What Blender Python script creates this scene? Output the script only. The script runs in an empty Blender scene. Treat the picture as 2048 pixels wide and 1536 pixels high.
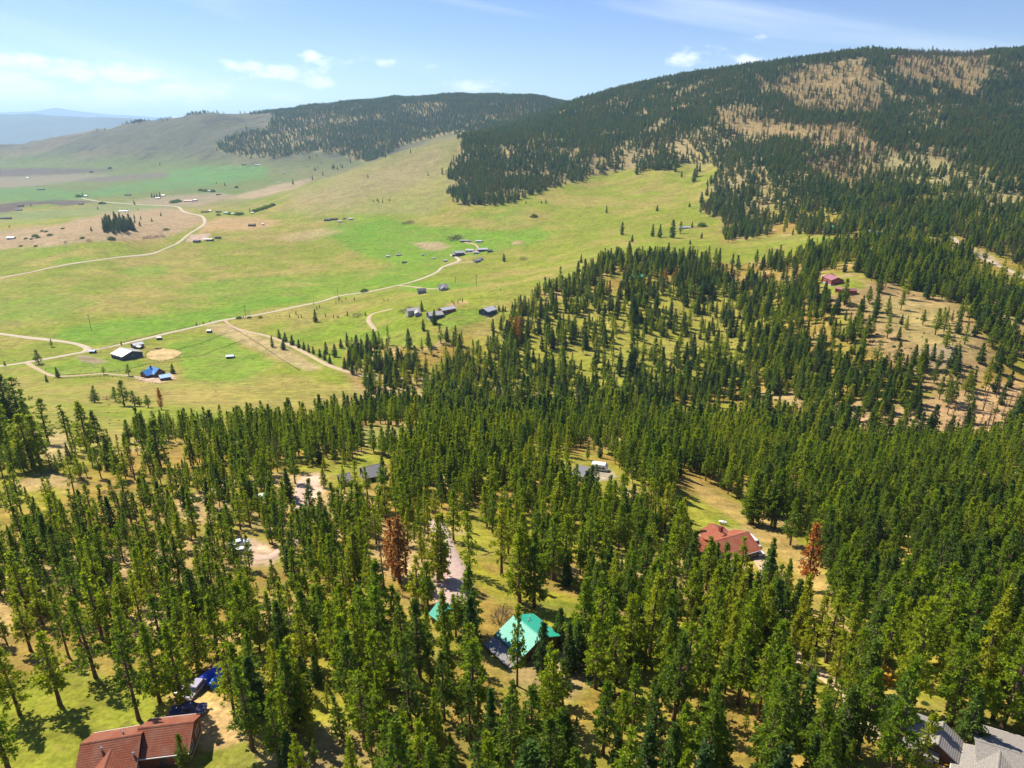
import bpy, bmesh, math, random
import numpy as np
from mathutils import Vector, Matrix

random.seed(7)
RNG = np.random.default_rng(7)
SC = bpy.context.scene
COL = SC.collection

# ------------------------------------------------------------------ camera
CAM_Z = 220.0
PITCH = math.radians(20.0)
FOC = 1366.0                       # focal length in pixels of the 2048 px wide photograph
cam_data = bpy.data.cameras.new("camera")
cam_data.sensor_width = 36.0
cam_data.lens = 36.0 * FOC / 2048.0
cam_data.clip_start = 1.0
cam_data.clip_end = 90000.0
cam = bpy.data.objects.new("camera", cam_data)
cam.location = (0, 0, CAM_Z)
cam.rotation_euler = (math.radians(90) - PITCH, 0, 0)
COL.objects.link(cam)
SC.camera = cam

# ------------------------------------------------------------------ sky and sun
SUN_EL = math.radians(50.0)
SUN_AZ = math.radians(-50.0)       # measured from +Y (view direction), negative = to the left
sun_dir = Vector((math.sin(SUN_AZ) * math.cos(SUN_EL), math.cos(SUN_AZ) * math.cos(SUN_EL), math.sin(SUN_EL)))

world = bpy.data.worlds.new("World")
SC.world = world
world.use_nodes = True
wn, wl = world.node_tree.nodes, world.node_tree.links
wn.clear()

def wnode(t, **kw):
    n = wn.new(t)
    for k, v in kw.items():
        setattr(n, k, v)
    return n

def wmath(op, a, b=None, clamp=False):
    n = wn.new("ShaderNodeMath"); n.operation = op; n.use_clamp = clamp
    for i, v in enumerate((a, b)):
        if v is None: continue
        if isinstance(v, (int, float)): n.inputs[i].default_value = v
        else: wl.new(v, n.inputs[i])
    return n.outputs[0]

sky = wnode("ShaderNodeTexSky", sky_type="NISHITA")
sky.sun_disc = False
sky.sun_elevation = SUN_EL
sky.sun_rotation = SUN_AZ % (2 * math.pi)
sky.altitude = 900.0
sky.air_density = 1.0
sky.dust_density = 0.25
sky.ozone_density = 1.5
tc = wnode("ShaderNodeTexCoord")
sep = wnode("ShaderNodeSeparateXYZ")
wl.new(tc.outputs["Generated"], sep.inputs[0])
az = wmath("ARCTAN2", sep.outputs[0], sep.outputs[1])
el = wmath("ARCSINE", sep.outputs[2])

def pix_dir(px, py):
    v = (py - 768.0) / FOC
    r = (px - 1024.0) / FOC
    f = math.cos(PITCH) - v * math.sin(PITCH)
    d = math.sin(PITCH) + v * math.cos(PITCH)
    return math.atan2(r, f), -math.atan2(d, math.hypot(r, f))

# clouds: soft cumulus and thin cirrus, each placed by its compass bearing and height above the horizon
comb = wnode("ShaderNodeCombineXYZ")
wl.new(wmath("MULTIPLY", az, 1.0), comb.inputs[0])
wl.new(wmath("MULTIPLY", el, 2.1), comb.inputs[1])
nz = wnode("ShaderNodeTexNoise"); nz.inputs["Scale"].default_value = 34.0
nz.inputs["Detail"].default_value = 7.0; nz.inputs["Roughness"].default_value = 0.6
wl.new(comb.outputs[0], nz.inputs["Vector"])
nz2 = wnode("ShaderNodeTexNoise"); nz2.inputs["Scale"].default_value = 5.0
nz2.inputs["Detail"].default_value = 4.0
wl.new(comb.outputs[0], nz2.inputs["Vector"])
CLOUDS = [  # centre px, py, half width, half height (photo pixels), strength
    (60, 126, 60, 13, 1.0), (150, 140, 70, 14, .95), (235, 150, 85, 15, 1.0), (300, 152, 40, 12, .8),
    (30, 180, 65, 25, 1.15), (-60, 175, 90, 30, 1.0), (230, 196, 72, 17, 1.15), (360, 185, 62, 18, 1.1), (310, 175, 50, 20, .6),
    (490, 133, 42, 12, .95), (560, 146, 60, 14, 1.0), (625, 163, 38, 10, .9), (620, 111, 17, 8, 1.0), (672, 125, 42, 11, .55),
    (766, 124, 20, 8, .6), (862, 136, 12, 6, .7), (945, 172, 52, 11, .95), (1385, 115, 42, 16, .8), (1495, 120, 24, 10, 1.0),
    (1512, 80, 26, 9, .45), (575, 200, 40, 9, .6), (305, 92, 16, 5, .3),
    (-500, 150, 150, 25, 1.0), (-900, 120, 170, 30, 1.0), (2400, 110, 120, 20, .8), (2900, 150, 160, 25, 1.0), (2650, 60, 120, 18, .7)]
acc = None
for (px, py, sx, sy, k) in CLOUDS:
    a0, e0 = pix_dir(px, py)
    dx = wmath("MULTIPLY", wmath("SUBTRACT", az, a0), FOC / sx * 0.85)
    dy = wmath("MULTIPLY", wmath("SUBTRACT", el, e0), FOC / sy * 0.85)
    q = wmath("ADD", wmath("MULTIPLY", dx, dx), wmath("MULTIPLY", dy, dy))
    g = wmath("MULTIPLY", wmath("EXPONENT", wmath("MULTIPLY", q, -0.9)), k)
    acc = g if acc is None else wmath("MAXIMUM", acc, g)
edge = wmath("ADD", acc, wmath("MULTIPLY", wmath("SUBTRACT", nz.outputs["Fac"], 0.5), 2.3))
mr = wnode("ShaderNodeMapRange", interpolation_type="SMOOTHSTEP")
mr.inputs["From Min"].default_value = 0.30; mr.inputs["From Max"].default_value = 1.1
wl.new(edge, mr.inputs["Value"])
cum = wmath("MULTIPLY", mr.outputs["Result"], wmath("MINIMUM", wmath("MULTIPLY", acc, 3.0), 1.0))
# thin cirrus veil
nz3 = wnode("ShaderNodeTexNoise"); nz3.inputs["Scale"].default_value = 2.6
nz3.inputs["Detail"].default_value = 5.0; nz3.inputs["Distortion"].default_value = 0.6
comb2 = wnode("ShaderNodeCombineXYZ")
wl.new(wmath("ADD", az, wmath("MULTIPLY", el, 1.6)), comb2.inputs[0])
wl.new(wmath("ADD", wmath("MULTIPLY", el, 7.0), wmath("MULTIPLY", az, 0.9)), comb2.inputs[1])
wl.new(comb2.outputs[0], nz3.inputs["Vector"])
mr2 = wnode("ShaderNodeMapRange", interpolation_type="SMOOTHSTEP")
mr2.inputs["From Min"].default_value = 0.5; mr2.inputs["From Max"].default_value = 0.85
wl.new(nz3.outputs["Fac"], mr2.inputs["Value"])
cir = wmath("MULTIPLY", mr2.outputs["Result"], 0.45)
dens = wmath("MINIMUM", wmath("ADD", wmath("MULTIPLY", cum, 0.85), cir), 0.92)
mixc = wnode("ShaderNodeMix", data_type="RGBA")
wl.new(dens, mixc.inputs["Factor"])
hsv = wnode("ShaderNodeHueSaturation")
hsv.inputs["Hue"].default_value = 0.522; hsv.inputs["Saturation"].default_value = 1.3; hsv.inputs["Value"].default_value = 1.0
wl.new(sky.outputs[0], hsv.inputs["Color"])
wl.new(hsv.outputs[0], mixc.inputs["A"])
mixc.inputs["B"].default_value = (10.5, 10.7, 11.0, 1)
bg = wnode("ShaderNodeBackground"); bg.inputs["Strength"].default_value = 0.077
wo = wnode("ShaderNodeOutputWorld")
wl.new(mixc.outputs["Result"], bg.inputs["Color"])
wl.new(bg.outputs[0], wo.inputs["Surface"])

sun_data = bpy.data.lights.new("sun", "SUN")
sun_data.energy = 5.0
sun_data.angle = math.radians(0.53)
sun_data.color = (1.0, 0.92, 0.79)
sun = bpy.data.objects.new("sun", sun_data)
sun.rotation_euler = sun_dir.to_track_quat("Z", "Y").to_euler()
COL.objects.link(sun)

SC.view_settings.view_transform = "Standard"
SC.view_settings.look = "None"
SC.view_settings.exposure = 0.82
SC.view_settings.gamma = 1.0
SC.view_settings.use_curve_mapping = False
SC.cycles.use_denoising = True
SC.cycles.max_bounces = 7
SC.cycles.diffuse_bounces = 3
SC.cycles.transmission_bounces = 4
SC.cycles.volume_bounces = 1
SC.cycles.transparent_max_bounces = 8

# ------------------------------------------------------------------ terrain
def uvt(px, py):
    """sideways and downward slope of the sight line through a photograph pixel"""
    v = (np.asarray(py, float) - 768.0) / FOC
    f = math.cos(PITCH) - v * math.sin(PITCH)
    return (np.asarray(px, float) - 1024.0) / FOC / f, (math.sin(PITCH) + v * math.cos(PITCH)) / f

# survey points: photograph pixel and forward distance in metres
CTRL = """0 1536 76;512 1536 74;1024 1536 74;1536 1536 73;2048 1536 74
0 1400 90;600 1400 88;1200 1400 90;1700 1400 90;2048 1400 90
0 1250 116;500 1250 114;1060 1260 114;1550 1250 122;2048 1250 120
0 1100 158;450 1100 155;900 1100 152;1450 1085 180;1800 1100 178;2048 1100 175
0 1000 200;350 1000 198;700 1000 197;1100 1000 205;1500 980 235;1850 980 235;2048 980 235
0 900 258;300 900 262;700 900 265;1100 900 272;1500 900 300;1800 920 290;2048 930 275
0 850 320;200 840 370;450 840 370;650 845 345;900 855 325;1200 865 330;1450 870 340
1200 830 425;1450 840 420;1600 860 390;1850 890 345;2048 900 320
750 800 480;1000 800 490;1300 780 490;1600 800 430;1850 800 400;2048 820 375
700 740 570;900 740 570;1150 740 550;1400 740 530;1650 740 470;1900 740 430;2048 760 420
750 690 660;900 660 650;1050 660 640;1250 660 620;1500 660 590;1750 650 520;1950 650 500
1050 600 730;1250 590 720;1500 580 720;1665 565 630;1850 570 620;2048 570 620
1120 560 800;1250 530 820;1450 520 850;1700 490 800;1900 490 760;2048 490 760
1050 540 1000;1200 490 1080;1400 470 1080
0 740 620;100 800 460;300 800 470;550 790 490;300 750 590;500 720 640;650 720 620;600 660 760;150 700 690
0 650 810;300 650 810;500 620 880;700 620 830;850 620 720;850 580 900;700 580 990;0 550 1120;350 550 1120
950 520 1120;650 500 1330;940 490 1260;300 500 1350;0 490 1380;230 465 1400;100 460 1500;380 470 1440;400 440 1650
0 430 1850;200 410 2150;300 395 2350;0 370 3000;250 360 3150;0 345 3900;300 335 3800;400 330 3500;550 330 3200
600 345 2900;480 370 2700;520 410 1950;450 420 1900
900 280 2300;800 303 2250;700 337 2150;620 366 2050;560 392 1980
800 380 1800;700 430 1600;850 340 1950;880 420 1550;1000 430 1450;1100 400 1550;1210 350 1800;1300 400 1450;1410 330 1700;1450 440 1200;1560 450 1080
920 395 1620;950 320 1950;1000 270 2350;1100 330 1850;1100 250 2500;1250 290 1950;1250 220 2450;1400 250 1950
1080 200 3900;950 197 4200;850 201 4200;720 214 4200;600 224 4250;560 228 4300;490 240 4400;430 226 4400;360 243 4500;250 258 4700;120 274 4900;60 287 5000;0 289 5000
850 250 3700;700 270 3600;550 280 3700;450 290 3800;300 300 4100;150 310 4300;0 320 4400;720 320 3200;600 310 3400
1150 205 2950;1250 178 2750;1400 152 2600;1550 132 2450;1700 110 2350;1850 113 2300;2048 111 2300
1400 200 2250;1600 180 2150;1850 180 2050;2048 180 2050;1600 260 1750;1850 260 1680;2048 260 1680
1550 340 1400;1800 350 1250;2048 360 1200;1500 400 1280;1700 410 1080;1900 420 1000;2048 430 980"""
HIDDEN = [(850, 2750, -75), (750, 2650, -115), (650, 2450, -150), (1000, 6500, 100), (600, 6500, 30), (200, 6500, -110), (0, 6500, -185),
          (1150, 3600, 60), (1250, 3500, 110), (1550, 3300, 140), (1850, 3300, 170), (2048, 3300, 180), (1850, 6500, 150), (1400, 6500, 120),
          (0, 40, -80), (1024, 40, -80), (2048, 40, -80), (0, 22, -78), (1024, 22, -78), (2048, 22, -78)]
UU, WW, ZZ = [], [], []
for tok in CTRL.replace("\n", ";").split(";"):
    px, py, Y = (float(t) for t in tok.split())
    u, t = uvt(px, py)
    reps = [px] + ([-420.0, -900.0] if px == 0 else []) + ([2470.0, 2950.0] if px == 2048 else [])
    for p in reps:
        u2, _ = uvt(p, py)
        UU.append(float(u2)); WW.append(math.log(Y)); ZZ.append(-Y * float(t))
for px, Y, z in HIDDEN:
    for p in [px] + ([-900.0] if px == 0 else []) + ([2950.0] if px == 2048 else []):
        u, _ = uvt(p, 300 if Y > 1000 else 1500)
        UU.append(float(u)); WW.append(math.log(Y)); ZZ.append(z)
UU, WW, ZZ = np.array(UU), np.array(WW), np.array(ZZ)
KU = 1.7
PTS = np.stack([UU * KU, WW], 1)

def tps(r2):
    return 0.5 * r2 * np.log(r2 + 1e-12)

nP = len(PTS)
A = np.zeros((nP + 3, nP + 3))
A[:nP, :nP] = tps(((PTS[:, None] - PTS[None]) ** 2).sum(-1)) + np.eye(nP) * 0.0006
A[:nP, nP] = 1; A[:nP, nP + 1:] = PTS; A[nP, :nP] = 1; A[nP + 1:, :nP] = PTS.T
SOL = np.linalg.solve(A, np.concatenate([ZZ, [0, 0, 0]]))

def base_height(u, w):
    out = np.empty(u.shape)
    fu, fw, fo = u.ravel() * KU, w.ravel(), np.empty(u.size)
    for s in range(0, fu.size, 20000):
        q = np.stack([fu[s:s + 20000], fw[s:s + 20000]], 1)
        fo[s:s + 20000] = tps(((q[:, None] - PTS[None]) ** 2).sum(-1)) @ SOL[:nP] + SOL[nP] + q @ SOL[nP + 1:]
    return fo.reshape(u.shape)

def _hash(ix, iy, seed):
    h = (ix.astype(np.int64) * 374761393 + iy.astype(np.int64) * 668265263 + seed * 974711) & 0x7fffffff
    h = ((h ^ (h >> 13)) * 1274126177) & 0x7fffffff
    return ((h ^ (h >> 16)) & 0xffff) / 65535.0

def vnoise(x, y, seed=0):
    ix, iy = np.floor(x), np.floor(y)
    fx, fy = x - ix, y - iy
    fx = fx * fx * (3 - 2 * fx); fy = fy * fy * (3 - 2 * fy)
    a, b = _hash(ix, iy, seed), _hash(ix + 1, iy, seed)
    c, d = _hash(ix, iy + 1, seed), _hash(ix + 1, iy + 1, seed)
    return a + (b - a) * fx + (c - a) * fy + (a - b - c + d) * fx * fy

def fbm(x, y, scale, octv=4, seed=0):
    s, amp, tot = 0, 1.0, 0.0
    for o in range(octv):
        s = s + amp * vnoise(x / scale * 2 ** o + 17.3 * o, y / scale * 2 ** o - 9.1 * o, seed + o)
        tot += amp; amp *= 0.5
    return s / tot                                     # 0..1

NU, NW = 620, 760
U0, U1, W0, W1 = -1.55, 1.55, math.log(24.0), math.log(7000.0)
gu = np.linspace(U0, U1, NU); gw = np.linspace(W0, W1, NW)
GU, GW = np.meshgrid(gu, gw)                            # rows: distance, columns: bearing
cu, cw = np.linspace(U0, U1, 156), np.linspace(W0, W1, 254)
CU, CW = np.meshgrid(cu, cw)
CZ = base_height(CU, CW)

def bil(grid, u, w, nu, nw):
    a = np.clip((u - U0) / (U1 - U0) * (nu - 1), 0, nu - 1.001)
    b = np.clip((w - W0) / (W1 - W0) * (nw - 1), 0, nw - 1.001)
    i, j = np.floor(a).astype(int), np.floor(b).astype(int)
    fa, fb = a - i, b - j
    return (grid[j, i] * (1 - fa) + grid[j, i + 1] * fa) * (1 - fb) + (grid[j + 1, i] * (1 - fa) + grid[j + 1, i + 1] * fa) * fb

GY = np.exp(GW); GX = GU * GY
GZ = base_height(GU, GW)
far_k = np.clip((GY - 900) / 900, 0, 1) * np.clip((GZ + 175) / 90, 0, 1)
GZ = GZ + far_k * ((fbm(GX, GY, 420, 5, 3) - 0.56) * 38 - (np.abs(fbm(GX, GY, 300, 3, 9) - 0.5) - 0.08) * 30)
vf = np.clip((GY - 2700) / 800, 0, 1) * np.clip((GZ + 165) / 60, 0, 1)
GZ = GZ - vf * (np.abs(fbm(GX * 1.4 + GY * .5, GY * .6, 330, 4, 12) - 0.5) * 70 - 6)
mid_k = np.clip(1 - GY / 1500, 0, 1)
GZ = GZ + mid_k * ((fbm(GX, GY, 60, 4, 5) - 0.5) * 3.2)
GZ = GZ + (fbm(GX, GY, 9, 2, 6) - 0.5) * 0.35 * np.clip(1 - GY / 600, 0, 1)

def hz(X, Y):
    """height of the ground relative to the camera"""
    X, Y = np.asarray(X, float), np.asarray(Y, float)
    return bil(GZ, X / Y, np.log(Y), NU, NW)

def ground(px, py, dh=0.0):
    """point of the ground seen at a photograph pixel (or of a level dh metres above it)"""
    u, t = uvt(px, py)
    u, t = float(u), float(t)
    col = bil(GZ, np.full(NW * 3, u), np.linspace(W0, W1, NW * 3), NU, NW)
    Ys = np.exp(np.linspace(W0, W1, NW * 3))
    d = -Ys * t - col - dh
    k = np.nonzero((d[1:] <= 0) & (d[:-1] > 0))[0]
    k = k[0] if len(k) else int(np.argmin(np.abs(d)))
    k = min(k, len(Ys) - 2)
    f = d[k] / (d[k] - d[k + 1]) if d[k] != d[k + 1] else 0.0
    f = min(max(f, 0), 1)
    Y = Ys[k] + (Ys[k + 1] - Ys[k]) * f
    X = u * Y
    return Vector((X, Y, CAM_Z + float(hz(X, Y)) + dh))

def gpoint(X, Y, dz=0.0):
    return Vector((X, Y, CAM_Z + float(hz(X, Y)) + dz))

def project(X, Y, Z):
    Zr = Z - CAM_Z
    fd = Y * math.cos(PITCH) - Zr * math.sin(PITCH)
    up = Y * math.sin(PITCH) + Zr * math.cos(PITCH)
    return 1024 + FOC * X / fd, 768 - FOC * up / fd

def poly(s):
    return np.array([[float(a) for a in t.split(",")] for t in s.split()])

def in_poly(P, x, y):
    c = np.zeros(x.shape, bool)
    n = len(P)
    for i in range(n):
        x0, y0 = P[i]; x1, y1 = P[(i + 1) % n]
        if y0 == y1: continue
        c ^= ((y0 > y) != (y1 > y)) & (x < (x1 - x0) * (y - y0) / (y1 - y0) + x0)
    return c

# ------------------------------------------------------------------ materials
MATS = {}

def nodes_of(name):
    m = bpy.data.materials.new(name)
    m.use_nodes = True
    nt = m.node_tree
    nt.nodes.clear()
    out = nt.nodes.new("ShaderNodeOutputMaterial")
    return m, nt, out

def N(nt, t, **kw):
    n = nt.nodes.new(t)
    for k, v in kw.items():
        setattr(n, k, v)
    return n

def noise(nt, vec, scale, detail=4.0, rough=0.55):
    n = N(nt, "ShaderNodeTexNoise")
    n.inputs["Scale"].default_value = scale
    n.inputs["Detail"].default_value = detail
    n.inputs["Roughness"].default_value = rough
    if vec is not None: nt.links.new(vec, n.inputs["Vector"])
    return n.outputs["Fac"]

def mrange(nt, v, a, b, c=0.0, d=1.0):
    n = N(nt, "ShaderNodeMapRange")
    n.inputs[1].default_value = a; n.inputs[2].default_value = b
    n.inputs[3].default_value = c; n.inputs[4].default_value = d
    nt.links.new(v, n.inputs[0])
    return n.outputs[0]

def mix(nt, fac, a, b, mode="MIX"):
    n = N(nt, "ShaderNodeMix", data_type="RGBA", blend_type=mode)
    for key, v in (("Factor", fac), ("A", a), ("B", b)):
        s = [i for i in n.inputs if i.name == key and (i.type == "RGBA" or key == "Factor")]
        s = n.inputs[0] if key == "Factor" else s[0]
        if isinstance(v, (int, float)): s.default_value = v
        elif isinstance(v, tuple): s.default_value = (*v[:3], 1)
        else: nt.links.new(v, s)
    return [o for o in n.outputs if o.type == "RGBA"][0]

def flat_mat(name, color, rough=0.75, scale=6.0, amount=0.22, metal=0.0, bump=0.0, spec=0.3, streak=None):
    """a painted / weathered surface: base colour with small blotches and optional ribs along one axis"""
    if name in MATS: return MATS[name]
    m, nt, out = nodes_of(name)
    b = N(nt, "ShaderNodeBsdfPrincipled")
    t = N(nt, "ShaderNodeTexCoord")
    f = noise(nt, t.outputs["Object"], scale, 5, 0.65)
    dark = tuple(c * (1 - amount) for c in color); lite = tuple(min(1, c * (1 + amount * 0.7)) for c in color)
    c = mix(nt, mrange(nt, f, 0.3, 0.7), dark, lite)
    f2 = noise(nt, t.outputs["Object"], scale * 0.12, 3)
    c = mix(nt, mrange(nt, f2, 0.42, 0.75, 0, amount), c, (0.32, 0.27, 0.2))
    nt.links.new(c, b.inputs["Base Color"])
    b.inputs["Roughness"].default_value = rough
    b.inputs["Metallic"].default_value = metal
    b.inputs["Specular IOR Level"].default_value = spec
    h = f
    if streak is not None:
        w = N(nt, "ShaderNodeTexWave", wave_type="BANDS", bands_direction=streak[0])
        w.inputs["Scale"].default_value = streak[1]
        nt.links.new(t.outputs["Object"], w.inputs["Vector"])
        h = w.outputs["Fac"]
        c2 = mix(nt, mrange(nt, h, 0.75, 1.0, 0, streak[2]), c, dark)
        nt.links.new(c2, b.inputs["Base Color"])
    if bump > 0:
        bp = N(nt, "ShaderNodeBump"); bp.inputs["Strength"].default_value = bump; bp.inputs["Distance"].default_value = 0.05
        nt.links.new(h, bp.inputs["Height"]); nt.links.new(bp.outputs[0], b.inputs["Normal"])
    nt.links.new(b.outputs[0], out.inputs["Surface"])
    MATS[name] = m
    return m

def tag(o, label=None, cat=None, group=None, kind=None):
    if label: o["label"] = label
    if cat: o["category"] = cat
    if group: o["group"] = group
    if kind: o["kind"] = kind
    return o

def mesh_np(name, verts, faces, mat=None, parent=None, smooth=False):
    """verts: (n,3) array, faces: list of index tuples or (m,4)/(m,3) array"""
    me = bpy.data.meshes.new(name)
    verts = np.asarray(verts, np.float32)
    if isinstance(faces, np.ndarray):
        k = faces.shape[1]
        me.vertices.add(len(verts)); me.vertices.foreach_set("co", verts.ravel())
        me.loops.add(faces.size); me.loops.foreach_set("vertex_index", faces.astype(np.int32).ravel())
        me.polygons.add(len(faces))
        me.polygons.foreach_set("loop_start", np.arange(0, faces.size, k, dtype=np.int32))
        me.update(calc_edges=True)
    else:
        me.from_pydata([tuple(v) for v in verts], [], faces)
    if smooth:
        me.polygons.foreach_set("use_smooth", np.ones(len(me.polygons), bool))
    if mat is not None:
        for mm in (mat if isinstance(mat, (list, tuple)) else [mat]): me.materials.append(mm)
    me.validate() if not isinstance(faces, np.ndarray) else None
    o = bpy.data.objects.new(name, me)
    COL.objects.link(o)
    if parent is not None: o.parent = parent
    return o

def empty(name, loc, rz=0.0):
    o = bpy.data.objects.new(name, None)
    o.empty_display_size = 1.0
    o.location = loc; o.rotation_euler = (0, 0, rz)
    COL.objects.link(o)
    return o

# ------------------------------------------------------------------ ground colours (true colours of soil, grass and crops)
VX, VY, VZ = GX.ravel(), GY.ravel(), GZ.ravel()
PX, PY = project(VX, VY, VZ + CAM_Z)
jx = (fbm(VX, VY, 40, 3, 21) - 0.5); jy = (fbm(VX, VY, 40, 3, 31) - 0.5)
jx2 = (fbm(VX, VY, 160, 3, 41) - 0.5); jy2 = (fbm(VX, VY, 160, 3, 51) - 0.5)
n_big = fbm(VX, VY, 130, 4, 61); n_mid = fbm(VX, VY, 34, 4, 71); n_sm = fbm(VX, VY, 7, 3, 81); n_far = fbm(VX, VY, 600, 4, 91)

def mask(s, wob=1.0, soft=6.0):
    P = poly(s)
    x0, y0 = P.min(0) - 60; x1, y1 = P.max(0) + 60
    idx = np.nonzero((PX > x0) & (PX < x1) & (PY > y0) & (PY < y1))[0]
    out = np.zeros(len(PX))
    if len(idx) == 0: return out
    a = np.zeros(len(idx))
    span = max(6.0, min(y1 - y0 - 120, x1 - x0 - 120))
    wx = (jx[idx] * 30 + jx2[idx] * 40) * wob * min(1, span / 60); wy = (jy[idx] * 12 + jy2[idx] * 12) * wob * min(1, span / 60)
    offs = [(-1, -.4), (1, -.4), (-1, .4), (1, .4), (0, 0)]
    for ox, oy in offs:
        a += in_poly(P, PX[idx] + wx + ox * soft, PY[idx] + wy + oy * soft)
    out[idx] = a / len(offs)
    return out

def lerp(c, target, m):
    return c + (np.asarray(target)[None] - c) * m[:, None]

def ss(x, a, b):
    t = np.clip((x - a) / (b - a), 0, 1)
    return t * t * (3 - 2 * t)

FLOOR = np.array((0.25, 0.17, 0.036)); FLOOR2 = np.array((0.2, 0.195, 0.02)); FLOOR3 = np.array((0.36, 0.25, 0.12))
MEADOW = np.array((0.168, 0.2, 0.016)); STRAW = np.array((0.265, 0.21, 0.055)); LUSH = np.array((0.105, 0.22, 0.007))
TAN = np.array((0.31, 0.215, 0.125)); DIRT = np.array((0.46, 0.31, 0.19)); PLOW = np.array((0.085, 0.062, 0.06))
BURN = np.array((0.25, 0.18, 0.075)); FARG = np.array((0.085, 0.13, 0.045)); FARB = np.array((0.085, 0.085, 0.058)); LAWN = np.array((0.175, 0.205, 0.018))

c = np.repeat(FLOOR[None], len(VX), 0)
c = lerp(c, FLOOR2, ss(n_mid * 0.6 + n_sm * 0.4, 0.43, 0.6) * 0.9)
c = lerp(c, FLOOR3, ss(fbm(VX, VY, 24, 3, 111), 0.55, 0.75) * 0.8)
c = lerp(c, np.array((0.24, 0.19, 0.085)), ss(VY, 1000, 1500))
# valley meadow
m = mask("-900,930 0,930 90,915 230,905 340,875 480,862 600,850 700,838 790,815 720,775 690,745 700,700 770,690 860,690 930,668 1010,650 1045,598 1100,580 1180,548 1215,522 1330,518 1480,528 1560,512 1650,502 1700,488 1690,474 1600,470 1500,478 1440,490 1450,440 1400,425 1430,400 1420,370 1445,335 1430,300 1330,335 1215,342 1080,378 1000,408 930,412 900,390 895,340 935,262 800,290 735,325 700,312 640,302 560,312 500,312 440,300 440,285 470,270 540,258 560,225 430,220 250,245 60,280 -900,280", 0.5, 5)
md = np.repeat(MEADOW[None], len(VX), 0)
md = lerp(md, STRAW, ss(n_big * 0.55 + n_mid * 0.45, 0.45, 0.64) * 0.8)
md = lerp(md, LUSH, ss(fbm(VX, VY, 210, 4, 121), 0.56, 0.72) * 0.5)
md = lerp(md, STRAW * 1.05, ss(fbm(VX + VY * 0.4, VY * 2.6, 70, 3, 131), 0.55, 0.75) * 0.55)
c = c + (md - c) * m[:, None]
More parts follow.
